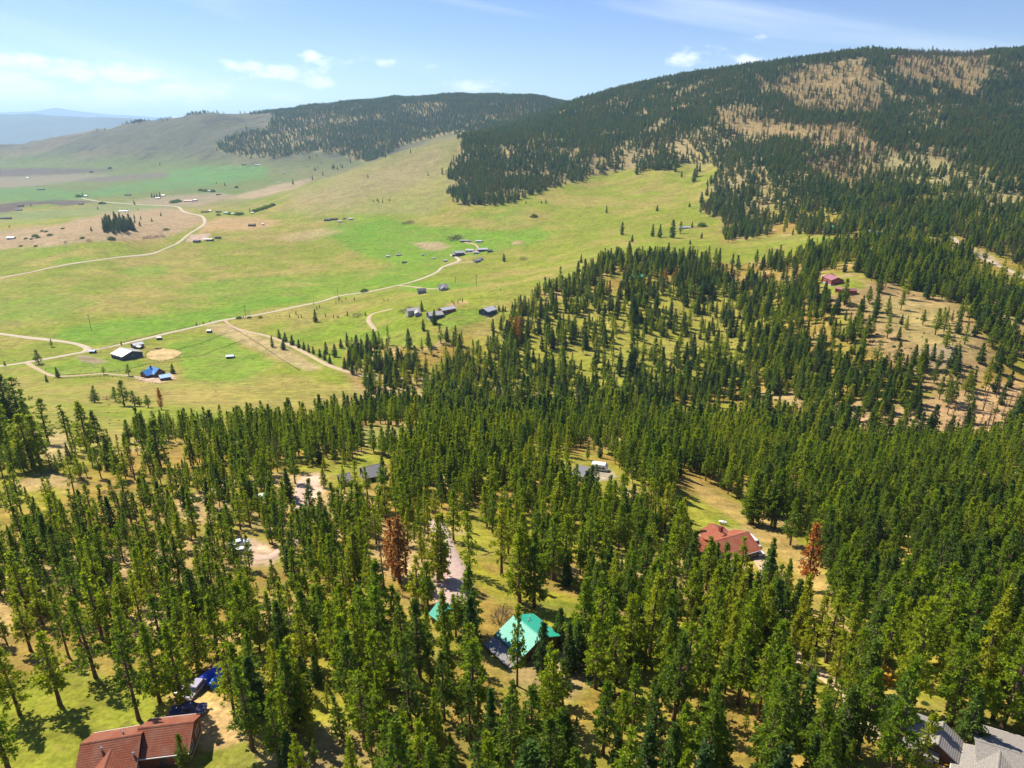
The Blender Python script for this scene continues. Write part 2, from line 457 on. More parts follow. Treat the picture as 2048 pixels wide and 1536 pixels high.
# far left hills and valley floor
far = ss(VY, 1700, 2600) * m
c = lerp(c, FARG, far * 0.75)
c = lerp(c, FARB, far * ss(VZ, -165, -60) * 0.9)
c = lerp(c, np.array((0.2, 0.155, 0.09)), far * ss(n_far, 0.5, 0.7) * 0.5)
for s, col, k, wob, soft in [
    ("880,275 935,268 905,310 900,395 870,430 700,430 620,400 560,392 640,362 740,326", (0.235, 0.215, 0.08), .6, .6, 8),
    ("600,385 760,340 880,290 900,310 860,360 740,390 640,430 560,420", (0.27, 0.21, 0.11), .45, 1, 10),
    # green hay fields
    ("150,655 350,628 480,606 560,592 640,590 470,636 330,666 200,690 100,676", LUSH, .85, .8, 8),
    ("0,600 120,585 200,600 120,640 0,650", LUSH, .45, 1, 10),
    ("240,540 330,530 345,545 260,556", LUSH, .6, 1, 6), ("105,520 170,512 160,530 108,530", LUSH, .5, 1, 5),
    ("640,462 760,440 880,450 1000,462 1090,456 1120,470 1070,488 1000,500 900,522 800,528 720,510", LUSH, .85, .8, 8),
    ("780,520 860,530 880,545 790,570 720,575", LUSH, .5, .8, 6),
    ("620,470 660,440 720,430 800,440 760,470 680,490", LUSH, .5, .8, 6),
    ("800,575 830,565 860,562 930,565 980,570 900,578 830,586", LUSH, .8, .4, 4),
    ("860,648 880,622 960,616 970,640 900,660", LUSH, .6, .4, 4),
    ("330,690 440,664 470,690 560,722 480,765 370,760 360,715", LUSH, .7, .6, 6),
    ("60,735 180,712 260,722 300,728 250,748 120,752", LUSH, .55, .6, 6),
    ("0,775 60,790 180,830 330,850 480,850 380,880 120,895 0,880", STRAW, .45, 1, 8),
    ("230,770 420,768 640,760 760,790 640,830 420,820", STRAW, .6, 1, 12),
    # dry fields and bare slopes
    ("405,648 450,648 500,668 570,690 650,735 620,742 520,700 430,668", (0.33, 0.255, 0.115), .9, .3, 4),
    ("-200,470 0,462 120,450 200,426 330,414 400,430 402,446 330,478 180,486 0,500 -200,505", TAN, .9, .6, 5),
    ("-200,425 120,420 250,405 380,412 330,416 200,428 80,440 -200,448", (0.15, 0.19, 0.08), .6, .5, 5),
    ("410,446 440,432 500,434 560,440 530,456 440,462 390,468", (0.36, 0.23, 0.11), .8, .5, 4),
    ("440,400 560,368 600,362 640,352 600,372 520,395", (0.33, 0.24, 0.15), .8, .5, 4),
    ("250,405 330,392 440,385 470,392 400,412 330,412", (0.26, 0.2, 0.13), .8, .5, 4),
    ("380,470 420,466 414,480 372,484", (0.42, 0.3, 0.22), 1, .1, 1.5),
    ("560,470 640,455 690,462 620,480 560,482", (0.34, 0.26, 0.12), .7, .7, 5),
    ("-200,412 0,408 60,400 110,398 200,402 130,412 100,408 60,410 20,424 -200,440", PLOW, .95, .2, 3),
    ("-200,342 60,336 180,337 250,340 150,347 0,355 -200,358", PLOW * 1.15, .85, .2, 3),
    ("130,362 250,350 330,346 380,350 300,357 200,364", PLOW * 1.5, .7, .3, 3),
    ("-200,360 60,352 150,348 230,350 120,366 0,378 -200,382", (0.22, 0.175, 0.13), .7, .3, 3),
    ("-200,385 60,375 160,384 300,362 420,350 520,345 540,355 420,372 300,384 160,398 0,404 -200,404", (0.085, 0.19, 0.045), .75, .4, 4),
    ("340,340 420,332 530,330 545,345 430,362 330,362", (0.08, 0.2, 0.045), .75, .4, 4),
    # open forest floor seen between the trees
    ("1640,585 1720,562 1800,572 1900,600 1960,650 1995,720 1960,765 1900,805 1840,775 1800,740 1740,690 1700,640 1660,612", (0.28, 0.19, 0.085), .85, .8, 8),
    ("1640,560 1700,552 1730,572 1690,590 1650,590", LAWN, .9, .4, 4),
    ("1700,600 1800,590 1900,620 1960,700 1900,720 1780,660", (0.3, 0.26, 0.08), .4, .8, 10),
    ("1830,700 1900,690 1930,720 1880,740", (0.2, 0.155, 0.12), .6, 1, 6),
    ("1690,475 1710,470 1712,490 1692,492", LAWN, .9, .3, 3),
    ("1920,480 1960,500 2000,525 1990,530 1940,510 1900,490", (0.42, 0.32, 0.2), .8, .5, 3),
    ("940,680 1020,640 1150,590 1450,560 1560,620 1500,740 1300,800 1050,810 940,790", (0.23, 0.225, 0.03), .75, 1, 12),
    ("1000,720 1300,700 1350,800 1050,810", MEADOW, .4, 1.4, 12),
    ("700,760 1000,770 1250,800 1300,850 900,840 760,815", (0.38, 0.24, 0.13), .5, 1.2, 10),
    ("1750,820 2048,760 2048,900 1800,900 1650,860", (0.4, 0.25, 0.14), .7, 1, 10),
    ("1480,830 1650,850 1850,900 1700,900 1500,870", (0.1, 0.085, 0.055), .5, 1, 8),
    # thinned slopes on the mountain
    ("1520,180 1600,138 1690,120 1745,138 1752,180 1772,222 1740,228 1680,228 1620,228 1580,205", BURN, 1, .3, 5),
    ("1770,114 1850,102 1960,100 1978,130 1952,180 1965,210 1900,175 1870,164 1830,168 1800,142", BURN, 1, .3, 5),
    ("1436,256 1436,224 1500,210 1522,236 1600,252 1722,250 1738,282 1780,302 1860,312 1990,342 2100,400 2100,440 1950,410 1850,355 1760,308 1600,285 1480,268", BURN, .95, .4, 5),
    ("1740,300 1860,310 2100,390 2100,430 1900,400 1780,350", (0.3, 0.27, 0.11), .7, .6, 8),
    ("1330,110 1420,120 1420,150 1330,165 1240,190", (0.33, 0.25, 0.12), .4, 1, 8),
    ("1370,260 1440,250 1450,330 1400,340 1340,310", (0.36, 0.28, 0.12), .6, 1, 8),
    ("1000,300 1030,300 1035,315 1005,312", (0.36, 0.28, 0.12), .8, .3, 3),
    # yards and lawns
    ("-100,1440 60,1345 150,1330 230,1360 300,1390 330,1420 300,1460 160,1500 120,1700 -200,1700", LAWN, .8, .6, 8),
    ("330,1390 400,1395 455,1400 488,1440 492,1480 470,1500 400,1500 380,1470", (0.45, 0.30, 0.125), 1, .3, 6),
    ("400,1510 490,1480 530,1540 560,1700 380,1700", LAWN, .8, .5, 6),
    ("375,1350 440,1370 450,1405 380,1400", (0.38, 0.27, 0.09), .8, .6, 5),
    ("880,1095 905,1085 935,1140 950,1190 900,1240 862,1195 868,1150", (0.42, 0.29, 0.24), 1, .3, 4),
    ("905,1080 935,1100 985,1150 1060,1170 1170,1200 1190,1270 1120,1290 1060,1230 1000,1210 940,1150", (0.26, 0.245, 0.02), .9, .4, 5),
    ("1060,1195 1150,1205 1185,1250 1150,1275 1090,1240", LAWN * 0.9, .9, .5, 5),
    ("960,1290 1030,1290 1050,1330 1000,1340", LAWN, .6, .6, 5),
    ("1350,1010 1400,985 1450,1000 1500,1050 1430,1060 1380,1060", (0.25, 0.25, 0.025), .8, .6, 5),
    ("1410,1030 1460,1030 1490,1060 1440,1062", LAWN, .7, .4, 5),
    ("1370,955 1450,995 1560,1055 1640,1130 1650,1200 1600,1160 1500,1060 1400,1000", (0.36, 0.245, 0.075), .9, .5, 5),
    ("1520,1095 1560,1150 1580,1240 1560,1300 1540,1240 1520,1150", (0.45, 0.33, 0.21), .8, .5, 5),
    ("1740,1345 1790,1390 1840,1420 1900,1440 1880,1460 1810,1440 1750,1390", LAWN, .7, .5, 5),
    ("1570,1150 1650,1190 1705,1290 1765,1335 1850,1405 1835,1440 1740,1400 1665,1320 1600,1250", (0.3, 0.225, 0.05), .7, .6, 6),
    ("1690,1370 1740,1400 1730,1470 1690,1440", (0.42, 0.35, 0.2), .8, .8, 5),
    ("1840,1490 1900,1500 1930,1700 1820,1700", (0.34, 0.3, 0.27), 1, .1, 3),
    ("600,955 640,945 650,985 625,1005 600,1000", (0.5, 0.34, 0.24), 1, .4, 4),
    ("590,1000 612,1000 625,1060 600,1060", (0.48, 0.33, 0.22), .8, .6, 4),
    ("660,940 720,905 770,925 770,960 700,985", LAWN, .6, .8, 5),
    ("700,862 760,848 835,860 835,892 745,902", (0.2, 0.2, 0.05), .9, .6, 5),
    ("460,1085 505,1075 565,1110 545,1132 480,1130", (0.5, 0.36, 0.25), .9, .6, 4),
    ("1180,940 1215,935 1235,955 1190,965", (0.36, 0.3, 0.22), 1, .3, 3),
    ("0,1190 30,1200 35,1260 0,1290 -60,1240", (0.4, 0.27, 0.11), .9, .6, 4),
    ("60,900 110,850 160,900 130,930", (0.34, 0.25, 0.12), .7, 1, 6),
    # blue-roofed farm
    ("300,702 325,697 352,700 364,706 350,716 322,722 298,718 292,710", (0.47, 0.34, 0.155), 1, .02, 1),
    ("270,757 300,750 345,748 352,757 320,766 290,764", (0.45, 0.32, 0.23), 1, .15, 2),
    ("150,708 180,712 215,722 190,728 160,722", (0.23, 0.17, 0.11), .9, .5, 3),
    ("820,486 880,484 905,492 880,502 850,500", (0.36, 0.25, 0.15), .8, .5, 4),
    ("1022,484 1036,481 1050,484 1040,489 1026,489", (0.36, 0.24, 0.13), .9, .2, 2),
    ("890,608 930,600 940,606 900,616", (0.4, 0.24, 0.12), .6, .4, 3),
]:
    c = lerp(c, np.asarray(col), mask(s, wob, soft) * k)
# darker scrub patches on the far hills
scrub = ss(fbm(VX, VY, 90, 4, 141), 0.58, 0.68) * ss(VY, 2600, 3400) * ss(VZ, -170, -90)
c = lerp(c, np.array((0.05, 0.055, 0.045)), scrub * 0.85 * m)

fac = []
ii = np.arange(NU * NW).reshape(NW, NU)
FQ = np.stack([ii[:-1, :-1], ii[:-1, 1:], ii[1:, 1:], ii[1:, :-1]], -1).reshape(-1, 4)

gm, nt, out = nodes_of("ground_soil_grass")
pb = N(nt, "ShaderNodeBsdfPrincipled")
at = N(nt, "ShaderNodeAttribute", attribute_name="soil")
geo = N(nt, "ShaderNodeNewGeometry")
pos = geo.outputs["Position"]
f1 = noise(nt, pos, 1.1, 5, 0.65); f2 = noise(nt, pos, 0.16, 4, 0.6); f3 = noise(nt, pos, 0.028, 4, 0.6)
cc = mix(nt, 0.75, at.outputs["Color"], mrange(nt, f1, 0.28, 0.72, 0.5, 1.5), "MULTIPLY")
cc = mix(nt, 0.7, cc, mrange(nt, f2, 0.32, 0.68, 0.6, 1.42), "MULTIPLY")
cc = mix(nt, 0.55, cc, mrange(nt, f3, 0.32, 0.68, 0.72, 1.28), "MULTIPLY")
cc = mix(nt, mrange(nt, noise(nt, pos, 0.45, 3), 0.58, 0.75, 0, 0.4), cc, (0.27, 0.2, 0.055))
vm = N(nt, "ShaderNodeMapping"); vm.inputs["Scale"].default_value = (0.05, 0.3, 0.05); vm.inputs["Rotation"].default_value = (0, 0, 0.35)
nt.links.new(pos, vm.inputs["Vector"])
cc = mix(nt, 0.6, cc, mrange(nt, noise(nt, vm.outputs[0], 1.0, 4, 0.65), 0.3, 0.7, 0.68, 1.35), "MULTIPLY")
vm2 = N(nt, "ShaderNodeMapping"); vm2.inputs["Scale"].default_value = (0.02, 0.09, 0.02); vm2.inputs["Rotation"].default_value = (0, 0, -0.5)
nt.links.new(pos, vm2.inputs["Vector"])
cc = mix(nt, mrange(nt, noise(nt, vm2.outputs[0], 1.0, 5, 0.6), 0.52, 0.68, 0, 0.45), cc, (0.235, 0.185, 0.06))
vo = N(nt, "ShaderNodeTexVoronoi"); vo.inputs["Scale"].default_value = 0.16
nt.links.new(pos, vo.inputs["Vector"])
cc = mix(nt, mrange(nt, vo.outputs["Distance"], 0.09, 0.2, 0.4, 0.0), cc, (0.07, 0.085, 0.02))
nt.links.new(cc, pb.inputs["Base Color"])
pb.inputs["Roughness"].default_value = 0.95
pb.inputs["Specular IOR Level"].default_value = 0.1
bp = N(nt, "ShaderNodeBump"); bp.inputs["Strength"].default_value = 0.5; bp.inputs["Distance"].default_value = 0.35
nt.links.new(noise(nt, pos, 0.9, 5, 0.6), bp.inputs["Height"]); nt.links.new(bp.outputs[0], pb.inputs["Normal"])
nt.links.new(pb.outputs[0], out.inputs["Surface"])

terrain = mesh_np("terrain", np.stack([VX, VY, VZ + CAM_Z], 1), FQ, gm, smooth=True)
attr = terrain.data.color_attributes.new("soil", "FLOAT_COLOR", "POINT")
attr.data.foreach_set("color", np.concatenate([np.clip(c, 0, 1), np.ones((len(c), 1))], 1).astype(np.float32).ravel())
tag(terrain, "rolling valley meadows, wooded ridges and mountain slopes", None, None, "structure")

# wide plain out to the horizon and two far ranges
plain_mat = flat_mat("far_plain_soil", (0.17, 0.17, 0.09), 0.95, 0.002, 0.3)
B0 = CAM_Z - 300.0
plain = mesh_np("plain", [(-39000, -2500, B0), (39000, -2500, B0), (39000, 41000, B0), (-39000, 41000, B0)], [(0, 1, 2, 3)], plain_mat)
tag(plain, "distant valley floor running to the horizon", None, None, "structure")
range_mat = flat_mat("far_range_slopes", (0.07, 0.09, 0.06), 0.95, 0.0008, 0.35)

def far_range(name, Y, prof, depth, seed, label):
    xs = np.linspace(-1.6 * Y, 0.5 * Y, 260)
    pxs = [p for p, _ in prof]
    tops = []
    for x in xs:
        a = x / Y
        px = 1024 + a * FOC * (math.cos(PITCH) - (235 - 768) / FOC * math.sin(PITCH))
        py = float(np.interp(px, pxs, [q for _, q in prof]))
        tops.append(-Y * float(uvt(px, py)[1]))
    tops = np.array(tops) + (fbm(xs, xs * 0, Y * 0.02, 4, seed) - 0.5) * Y * 0.0022
    rows = []
    for k, (fy, fh) in enumerate([(-1, 0), (-.7, .22), (-.45, .5), (-.22, .78), (0, 1), (.35, .7), (1, 0)]):
        yy = Y + fy * depth + (fbm(xs, xs * 0 + k * 999, Y * .06, 3, seed + k) - .5) * depth * .25 * (1 if 0 < k < 6 else 0)
        zz = -299 + (tops + 299) * fh + (fbm(xs, xs * 0 + k * 777, Y * .03, 3, seed + 9 + k) - .5) * Y * .006 * (1 if k in (1, 2, 3) else 0)
        rows.append(np.stack([xs * (yy / Y), yy, zz + CAM_Z], 1))
    V = np.concatenate(rows)
    n = len(xs); i2 = np.arange(7 * n).reshape(7, n)
    F = np.stack([i2[:-1, :-1], i2[:-1, 1:], i2[1:, 1:], i2[1:, :-1]], -1).reshape(-1, 4)
    o = mesh_np(name, V, F, range_mat, smooth=True)
    return tag(o, label, None, None, "structure")

far_range("mountain_range", 15000, [(-900, 225), (-300, 232), (0, 229), (70, 227), (110, 232), (165, 234), (240, 236), (300, 240), (370, 241), (450, 246), (700, 255), (1600, 250)], 3500, 5, "nearer hazy blue mountain range beyond the valley")
far_range("far_mountain_range", 30000, [(-900, 215), (-200, 222), (0, 224), (80, 222), (118, 215), (160, 222), (230, 230), (330, 236), (420, 244), (560, 252), (1600, 245)], 6000, 15, "faintest pale mountain range on the horizon")

# haze: even air around everything
def box_verts(x0, x1, y0, y1, z0, z1):
    return [(x0, y0, z0), (x1, y0, z0), (x1, y1, z0), (x0, y1, z0), (x0, y0, z1), (x1, y0, z1), (x1, y1, z1), (x0, y1, z1)]
BOXF = [(0, 3, 2, 1), (4, 5, 6, 7), (0, 1, 5, 4), (1, 2, 6, 5), (2, 3, 7, 6), (3, 0, 4, 7)]
hm, nt, out = nodes_of("haze_air")
pv = N(nt, "ShaderNodeVolumePrincipled")
pv.inputs["Color"].default_value = (0.45, 0.69, 1.0, 1)
pv.inputs["Density"].default_value = 4.6e-5
pv.inputs["Anisotropy"].default_value = 0.25
nt.links.new(pv.outputs[0], out.inputs["Volume"])
haze = mesh_np("haze", box_verts(-60000, 60000, -4000, 43000, B0 - 1.0, CAM_Z + 1150.0), BOXF, hm)
tag(haze, "thin blue haze over the valley and far mountains", None, None, "stuff")

# ------------------------------------------------------------------ roads
road_mat = flat_mat("gravel_road", (0.45, 0.37, 0.26), 0.95, 0.6, 0.18)
track_mat = flat_mat("dirt_track", (0.43, 0.32, 0.19), 0.95, 0.5, 0.25)

def catmull(P, step):
    out = []
    P = [P[0]] + P + [P[-1]]
    for i in range(1, len(P) - 2):
        a, b, c_, d = P[i - 1], P[i], P[i + 1], P[i + 2]
        n = max(2, int((c_ - b).length / step))
        for k in range(n):
            t = k / n
            out.append(0.5 * (2 * b + (c_ - a) * t + (2 * a - 5 * b + 4 * c_ - d) * t * t + (3 * b - a - 3 * c_ + d) * t ** 3))
    out.append(P[-2])
    return out

def ribbon(name, s, width, mat, label, lift=0.0):
    P = [ground(float(a), float(b)) for a, b in (t.split(",") for t in s.split())]
    P = [Vector((p.x, p.y, 0)) for p in P]
    pts = catmull(P, 3.0 + P[0].y * 0.004)
    V, F = [], []
    wob = random.random() * 50
    for i, p in enumerate(pts):
        a, b = pts[max(0, i - 1)], pts[min(len(pts) - 1, i + 1)]
        d = (b - a); d.normalize()
        nrm = Vector((-d.y, d.x, 0))
        w = width * (0.94 + 0.12 * math.sin(i * 0.37 + wob))
        for k, f in enumerate((-.62, -.5, 0, .5, .62)):
            q = p + nrm * w * f
            dz = (0.10 + 0.0003 * q.y + lift) if abs(f) < .6 else -0.25
            V.append(gpoint(q.x, q.y, dz))
        if i:
            o0, o1 = (i - 1) * 5, i * 5
            for k in range(4): F.append((o0 + k, o1 + k, o1 + k + 1, o0 + k + 1))
    o = mesh_np(name, [tuple(v) for v in V], F, mat, smooth=True)
    return tag(o, label, None, None, "structure")

ribbon("gravel_road", "-60,738 40,727 110,715 180,702 260,685 330,668 400,652 450,640 520,629 600,612 640,604 665,596 690,590 740,583 796,571 830,562 858,552 876,543 884,535 899,529 918,522 915,516 902,509", 6.2, road_mat, "pale gravel road crossing the meadow past the barn to the ranch")
ribbon("gravel_road", "-60,661 0,668 60,676 130,684 160,690 176,698 168,704", 6.2, road_mat, "gravel side road joining from the left edge", 0.05)
ribbon("gravel_road", "-60,566 0,556 60,545 130,530 200,520 270,512 325,500 355,487 376,470 403,453 410,443 403,432 380,427 366,422 358,415 340,412 290,410 200,403 165,397", 6.5, road_mat, "winding gravel road climbing the far valley")
ribbon("driveway", "450,640 461,652 492,663 533,672 574,687 615,708 656,730 700,745 731,752 770,758 813,757 860,760 892,757", 4.5, track_mat, "narrow dirt lane lined by conifers", 0.06)
ribbon("driveway", "55,726 75,738 108,752 150,752 200,748 250,751 290,757", 4.0, track_mat, "dirt drive to the blue-roofed house", 0.06)
ribbon("driveway", "786,618 748,627 737,639 745,653 752,662", 4.5, track_mat, "curving dirt drive behind the pine belt", 0.04)
ribbon("driveway", "796,571 827,574 864,578 899,574", 4.0, track_mat, "short drive to the two grey houses", 0.06)
ribbon("driveway", "884,535 900,531 925,525 950,524", 4.0, track_mat, "drive to the small grey ranch house", 0.06)
ribbon("driveway", "902,509 920,508 945,505 956,497 950,489 930,485", 4.0, track_mat, "ranch lane between white-roofed sheds", 0.07)
ribbon("driveway", "870,1040 885,1070 897,1105 912,1140 918,1180 908,1218", 5.0, flat_mat("yard_gravel", (0.40, 0.29, 0.25), 0.95, 1.0, 0.25), "reddish gravel drive by the turquoise-roofed house", 0.03)
ribbon("driveway", "1505,1105 1530,1140 1545,1180 1570,1230 1575,1270 1600,1320 1690,1380 1730,1440 1760,1480", 3.6, track_mat, "dirt drive winding downhill between the pines", 0.03)
ribbon("driveway", "1900,470 1930,495 1975,520 2060,560", 5.5, road_mat, "pale forest road on the right hillside", 0.03)
ribbon("driveway", "1525,395 1545,398 1570,405 1590,410", 4.5, track_mat, "short forest track high on the slope", 0.03)
ribbon("driveway", "1560,556 1600,560 1640,552 1655,552", 4.5, track_mat, "dirt drive to the maroon-roofed house", 0.03)
ribbon("driveway", "610,960 603,990 607,1040 590,1080 540,1115 490,1112", 4.2, flat_mat("pink_gravel", (0.46, 0.32, 0.24), 0.95, 1.0, 0.25), "pinkish gravel drive to the grey-roofed house", 0.03)

# ------------------------------------------------------------------ trees
def foliage_mat(name, ramp, trans=0.32, rough=0.8):
    m, nt, out = nodes_of(name)
    oi = N(nt, "ShaderNodeObjectInfo")
    cr = N(nt, "ShaderNodeValToRGB")
    el_ = cr.color_ramp.elements
    while len(el_) > 1: el_.remove(el_[-1])
    el_[0].position = 0; el_[0].color = (*ramp[0], 1)
    for i, col in enumerate(ramp[1:], 1):
        e = el_.new(i / (len(ramp) - 1)); e.color = (*col, 1)
    # tone drifts from stand to stand and from tree to tree
    ln = noise(nt, oi.outputs["Location"], 0.012, 2)
    mth = N(nt, "ShaderNodeMath", operation="MULTIPLY_ADD")
    nt.links.new(oi.outputs["Random"], mth.inputs[0]); mth.inputs[1].default_value = 0.75
    nt.links.new(mrange(nt, ln, 0.3, 0.7, -0.15, 0.4), mth.inputs[2])
    nt.links.new(mth.outputs[0], cr.inputs["Fac"])
    geo = N(nt, "ShaderNodeNewGeometry")
    cc = mix(nt, 0.85, cr.outputs["Color"], mrange(nt, geo.outputs["Random Per Island"], 0, 1, 0.55, 1.45), "MULTIPLY")
    df = N(nt, "ShaderNodeBsdfPrincipled")
    df.inputs["Roughness"].default_value = rough
    df.inputs["Specular IOR Level"].default_value = 0.25
    tl = N(nt, "ShaderNodeBsdfTranslucent")
    nt.links.new(cc, df.inputs["Base Color"])
    nt.links.new(mix(nt, 1.0, cc, (1.35, 1.25, 0.6), "MULTIPLY"), tl.inputs["Color"])
    mx = N(nt, "ShaderNodeMixShader"); mx.inputs[0].default_value = trans
    nt.links.new(df.outputs[0], mx.inputs[1]); nt.links.new(tl.outputs[0], mx.inputs[2])
    nt.links.new(mx.outputs[0], out.inputs["Surface"])
    return m

PINE = foliage_mat("pine_needles", [(0.085, 0.145, 0.026), (0.155, 0.245, 0.018), (0.24, 0.325, 0.016), (0.33, 0.365, 0.024)], 0.58)
FIR = foliage_mat("fir_needles", [(0.055, 0.11, 0.03), (0.09, 0.165, 0.028), (0.14, 0.21, 0.025)], 0.45)
MTN = foliage_mat("mountain_needles", [(0.055, 0.12, 0.058), (0.085, 0.165, 0.06), (0.14, 0.215, 0.052), (0.18, 0.17, 0.06)], 0.45)
RED = foliage_mat("dying_needles", [(0.42, 0.16, 0.035), (0.5, 0.24, 0.045), (0.36, 0.17, 0.05)], 0.3)
BROWN = foliage_mat("scorched_needles", [(0.105, 0.07, 0.035), (0.15, 0.085, 0.045), (0.085, 0.085, 0.03)], 0.25)
ORANGE = foliage_mat("orange_leaves", [(0.45, 0.25, 0.02), (0.5, 0.33, 0.03)], 0.35)
TWIG = foliage_mat("bare_twigs", [(0.13, 0.095, 0.075), (0.17, 0.13, 0.11)], 0.1)
BARK = flat_mat("pine_bark", (0.12, 0.065, 0.04), 0.95, 3.0, 0.4)
BARKG = flat_mat("grey_bark", (0.13, 0.1, 0.085), 0.95, 3.0, 0.35)

def tube(V, F, pts, rads, k=5):
    b0 = len(V)
    for i, (p, r) in enumerate(zip(pts, rads)):
        for j in range(k):
            a = 2 * math.pi * j / k
            V.append((p[0] + r * math.cos(a), p[1] + r * math.sin(a), p[2]))
    for i in range(len(pts) - 1):
        for j in range(k):
            F.append((b0 + i * k + j, b0 + i * k + (j + 1) % k, b0 + (i + 1) * k + (j + 1) % k, b0 + (i + 1) * k + j))

def limb(V, F, a, b, r0, r1):
    """thin three-sided limb from a to b"""
    b0 = len(V)
    d = np.subtract(b, a); d = d / (np.linalg.norm(d) + 1e-9)
    s = np.cross(d, (0.1, 0.2, 1)); s /= np.linalg.norm(s) + 1e-9
    t = np.cross(d, s)
    for p, r in ((a, r0), (b, r1)):
        for j in range(3):
            q = 2.094 * j
            V.append(tuple(np.add(p, (s * math.cos(q) + t * math.sin(q)) * r)))
    for j in range(3):
        F.append((b0 + j, b0 + (j + 1) % 3, b0 + 3 + (j + 1) % 3, b0 + 3 + j))

def kites(rng, C, D, L, W):
    """leaf clumps as kite-shaped faces: start points C, directions D"""
    n = len(C)
    R = rng.normal(size=(n, 3)) * 0.8 + np.array([0, 0, 1.0])
    Nn = R - (R * D).sum(1, keepdims=True) * D
    S = np.cross(D, Nn); S /= np.linalg.norm(S, axis=1, keepdims=True) + 1e-9
    Nn = np.cross(S, D)
    L = L[:, None]; W = W[:, None]
    v0 = C; v1 = C + D * L * 0.55 + S * W * 0.5 + Nn * W * 0.12
    v2 = C + D * L; v3 = C + D * L * 0.55 - S * W * 0.5 + Nn * W * 0.12
    V = np.stack([v0, v1, v2, v3], 1).reshape(-1, 3)
    F = np.arange(4 * n).reshape(n, 4)
    return V, F

def unit(v):
    return v / (np.linalg.norm(v, axis=-1, keepdims=True) + 1e-9)

def make_pine(seed, H=17.0, base=0.32, rmax=2.75, whorl=0.62, per=4.6, tufts=8, droop=0.0, top=0.6, tl=0.72, tw=0.34, gap=0.12):
    """trunk and crown meshes of one conifer"""
    rng = np.random.default_rng(seed)
    V, F = [], []
    lean = rng.normal(0, 0.012, 2) * H
    zs = np.linspace(0, H, 9)
    bend = rng.normal(0, 0.05, (9, 2)).cumsum(0) * 0.5
    ax = lambda z: np.array([np.interp(z, zs, lean[0] * (zs / H) ** 1.5 + bend[:, 0]), np.interp(z, zs, lean[1] * (zs / H) ** 1.5 + bend[:, 1])])
    pts = [(*ax(z), z - (0.8 if i == 0 else 0)) for i, z in enumerate(zs)]
    rads = [0.30 * (1 - z / H) ** 0.8 * (H / 17) + 0.03 for z in zs]
    rads[0] *= 1.25
    tube(V, F, pts, rads, 6)
    C, D, L, W = [], [], [], []
    z = H * base
    ang = rng.uniform(0, 6.28)
    while z < H * 0.985:
        t = (z - H * base) / (H * (1 - base))
        prof = (1 - t) ** top * min(1.0, 0.55 + t * 2.4)
        nb = max(2, int(rng.poisson(per * (1 - 0.35 * t))))
        for _ in range(nb):
            ang += 2.4 + rng.normal(0, 0.35)
            if rng.random() < gap: continue
            ln = max(0.35, rmax * prof * rng.uniform(0.6, 1.18))
            el_ = math.radians(-14 + 52 * t + rng.normal(0, 9)) - droop * (1 - t)
            a0 = ax(z)
            d = np.array([math.cos(ang) * math.cos(el_), math.sin(ang) * math.cos(el_), math.sin(el_)])
            o = np.array([a0[0], a0[1], z + rng.normal(0, 0.12)])
            limb(V, F, o, o + d * ln * 0.85, 0.05 + 0.02 * ln, 0.015)
            nc = max(2, int(ln / 0.5))
            for q in range(nc):
                f = 0.38 + 0.62 * (q + rng.uniform(0.2, 0.8)) / nc
                ctr = o + d * ln * f + rng.normal(0, 0.16, 3) + np.array([0, 0, 0.1])
                k = int(tufts * rng.uniform(0.7, 1.3))
                dirs = unit(rng.normal(size=(k, 3)) + d * 0.85 + np.array([0, 0, 0.55]))
                C.append(ctr + dirs * 0.05); D.append(dirs)
                L.append(rng.uniform(0.65, 1.2, k) * tl); W.append(rng.uniform(0.7, 1.25, k) * tw)
        z += whorl * rng.uniform(0.75, 1.25)
    k = 16
    dirs = unit(rng.normal(size=(k, 3)) + np.array([0, 0, 1.4]))
    C.append(np.repeat(np.array([[*ax(H), H - 0.5]]), k, 0)); D.append(dirs); L.append(np.full(k, tl)); W.append(np.full(k, tw * .9))
    KV, KF = kites(rng, np.concatenate(C), np.concatenate(D), np.concatenate(L), np.concatenate(W))
    # dead lower stubs
    for _ in range(int(7 * base / 0.3)):
        zz = rng.uniform(H * base * 0.4, H * base); an = rng.uniform(0, 6.28); l_ = rng.uniform(0.4, 1.2)
        a0 = ax(zz)
        limb(V, F, (a0[0], a0[1], zz), (a0[0] + math.cos(an) * l_, a0[1] + math.sin(an) * l_, zz - 0.1), 0.04, 0.01)
    return (np.array(V), F), (KV, KF)

def proto_mesh(name, V, F, mat, smooth=False):
    me = bpy.data.meshes.new(name)
    if isinstance(F, np.ndarray):
        me.vertices.add(len(V)); me.vertices.foreach_set("co", np.asarray(V, np.float32).ravel())
        me.loops.add(F.size); me.loops.foreach_set("vertex_index", F.astype(np.int32).ravel())
        me.polygons.add(len(F)); me.polygons.foreach_set("loop_start", np.arange(0, F.size, F.shape[1], dtype=np.int32))
        me.update(calc_edges=True)
    else:
        me.from_pydata([tuple(v) for v in V], [], F)
    me.materials.append(mat)
    return me

def tree_kind(prefix, seeds, crown_mat, bark, **kw):
    out = []
    for s in seeds:
        a = dict(kw)
        r = random.Random(s)
        a["base"] = kw.get("base", 0.32) * r.uniform(0.7, 1.25)
        a["rmax"] = kw.get("rmax", 2.75) * r.uniform(0.85, 1.2)
        a["top"] = kw.get("top", 0.6) * r.uniform(0.8, 1.25)
        (tv, tf), (kv, kf) = make_pine(s, **a)
        out.append((proto_mesh(prefix + "_trunk", tv, tf, bark), proto_mesh(prefix + "_crown", kv, kf, crown_mat)))
    return out

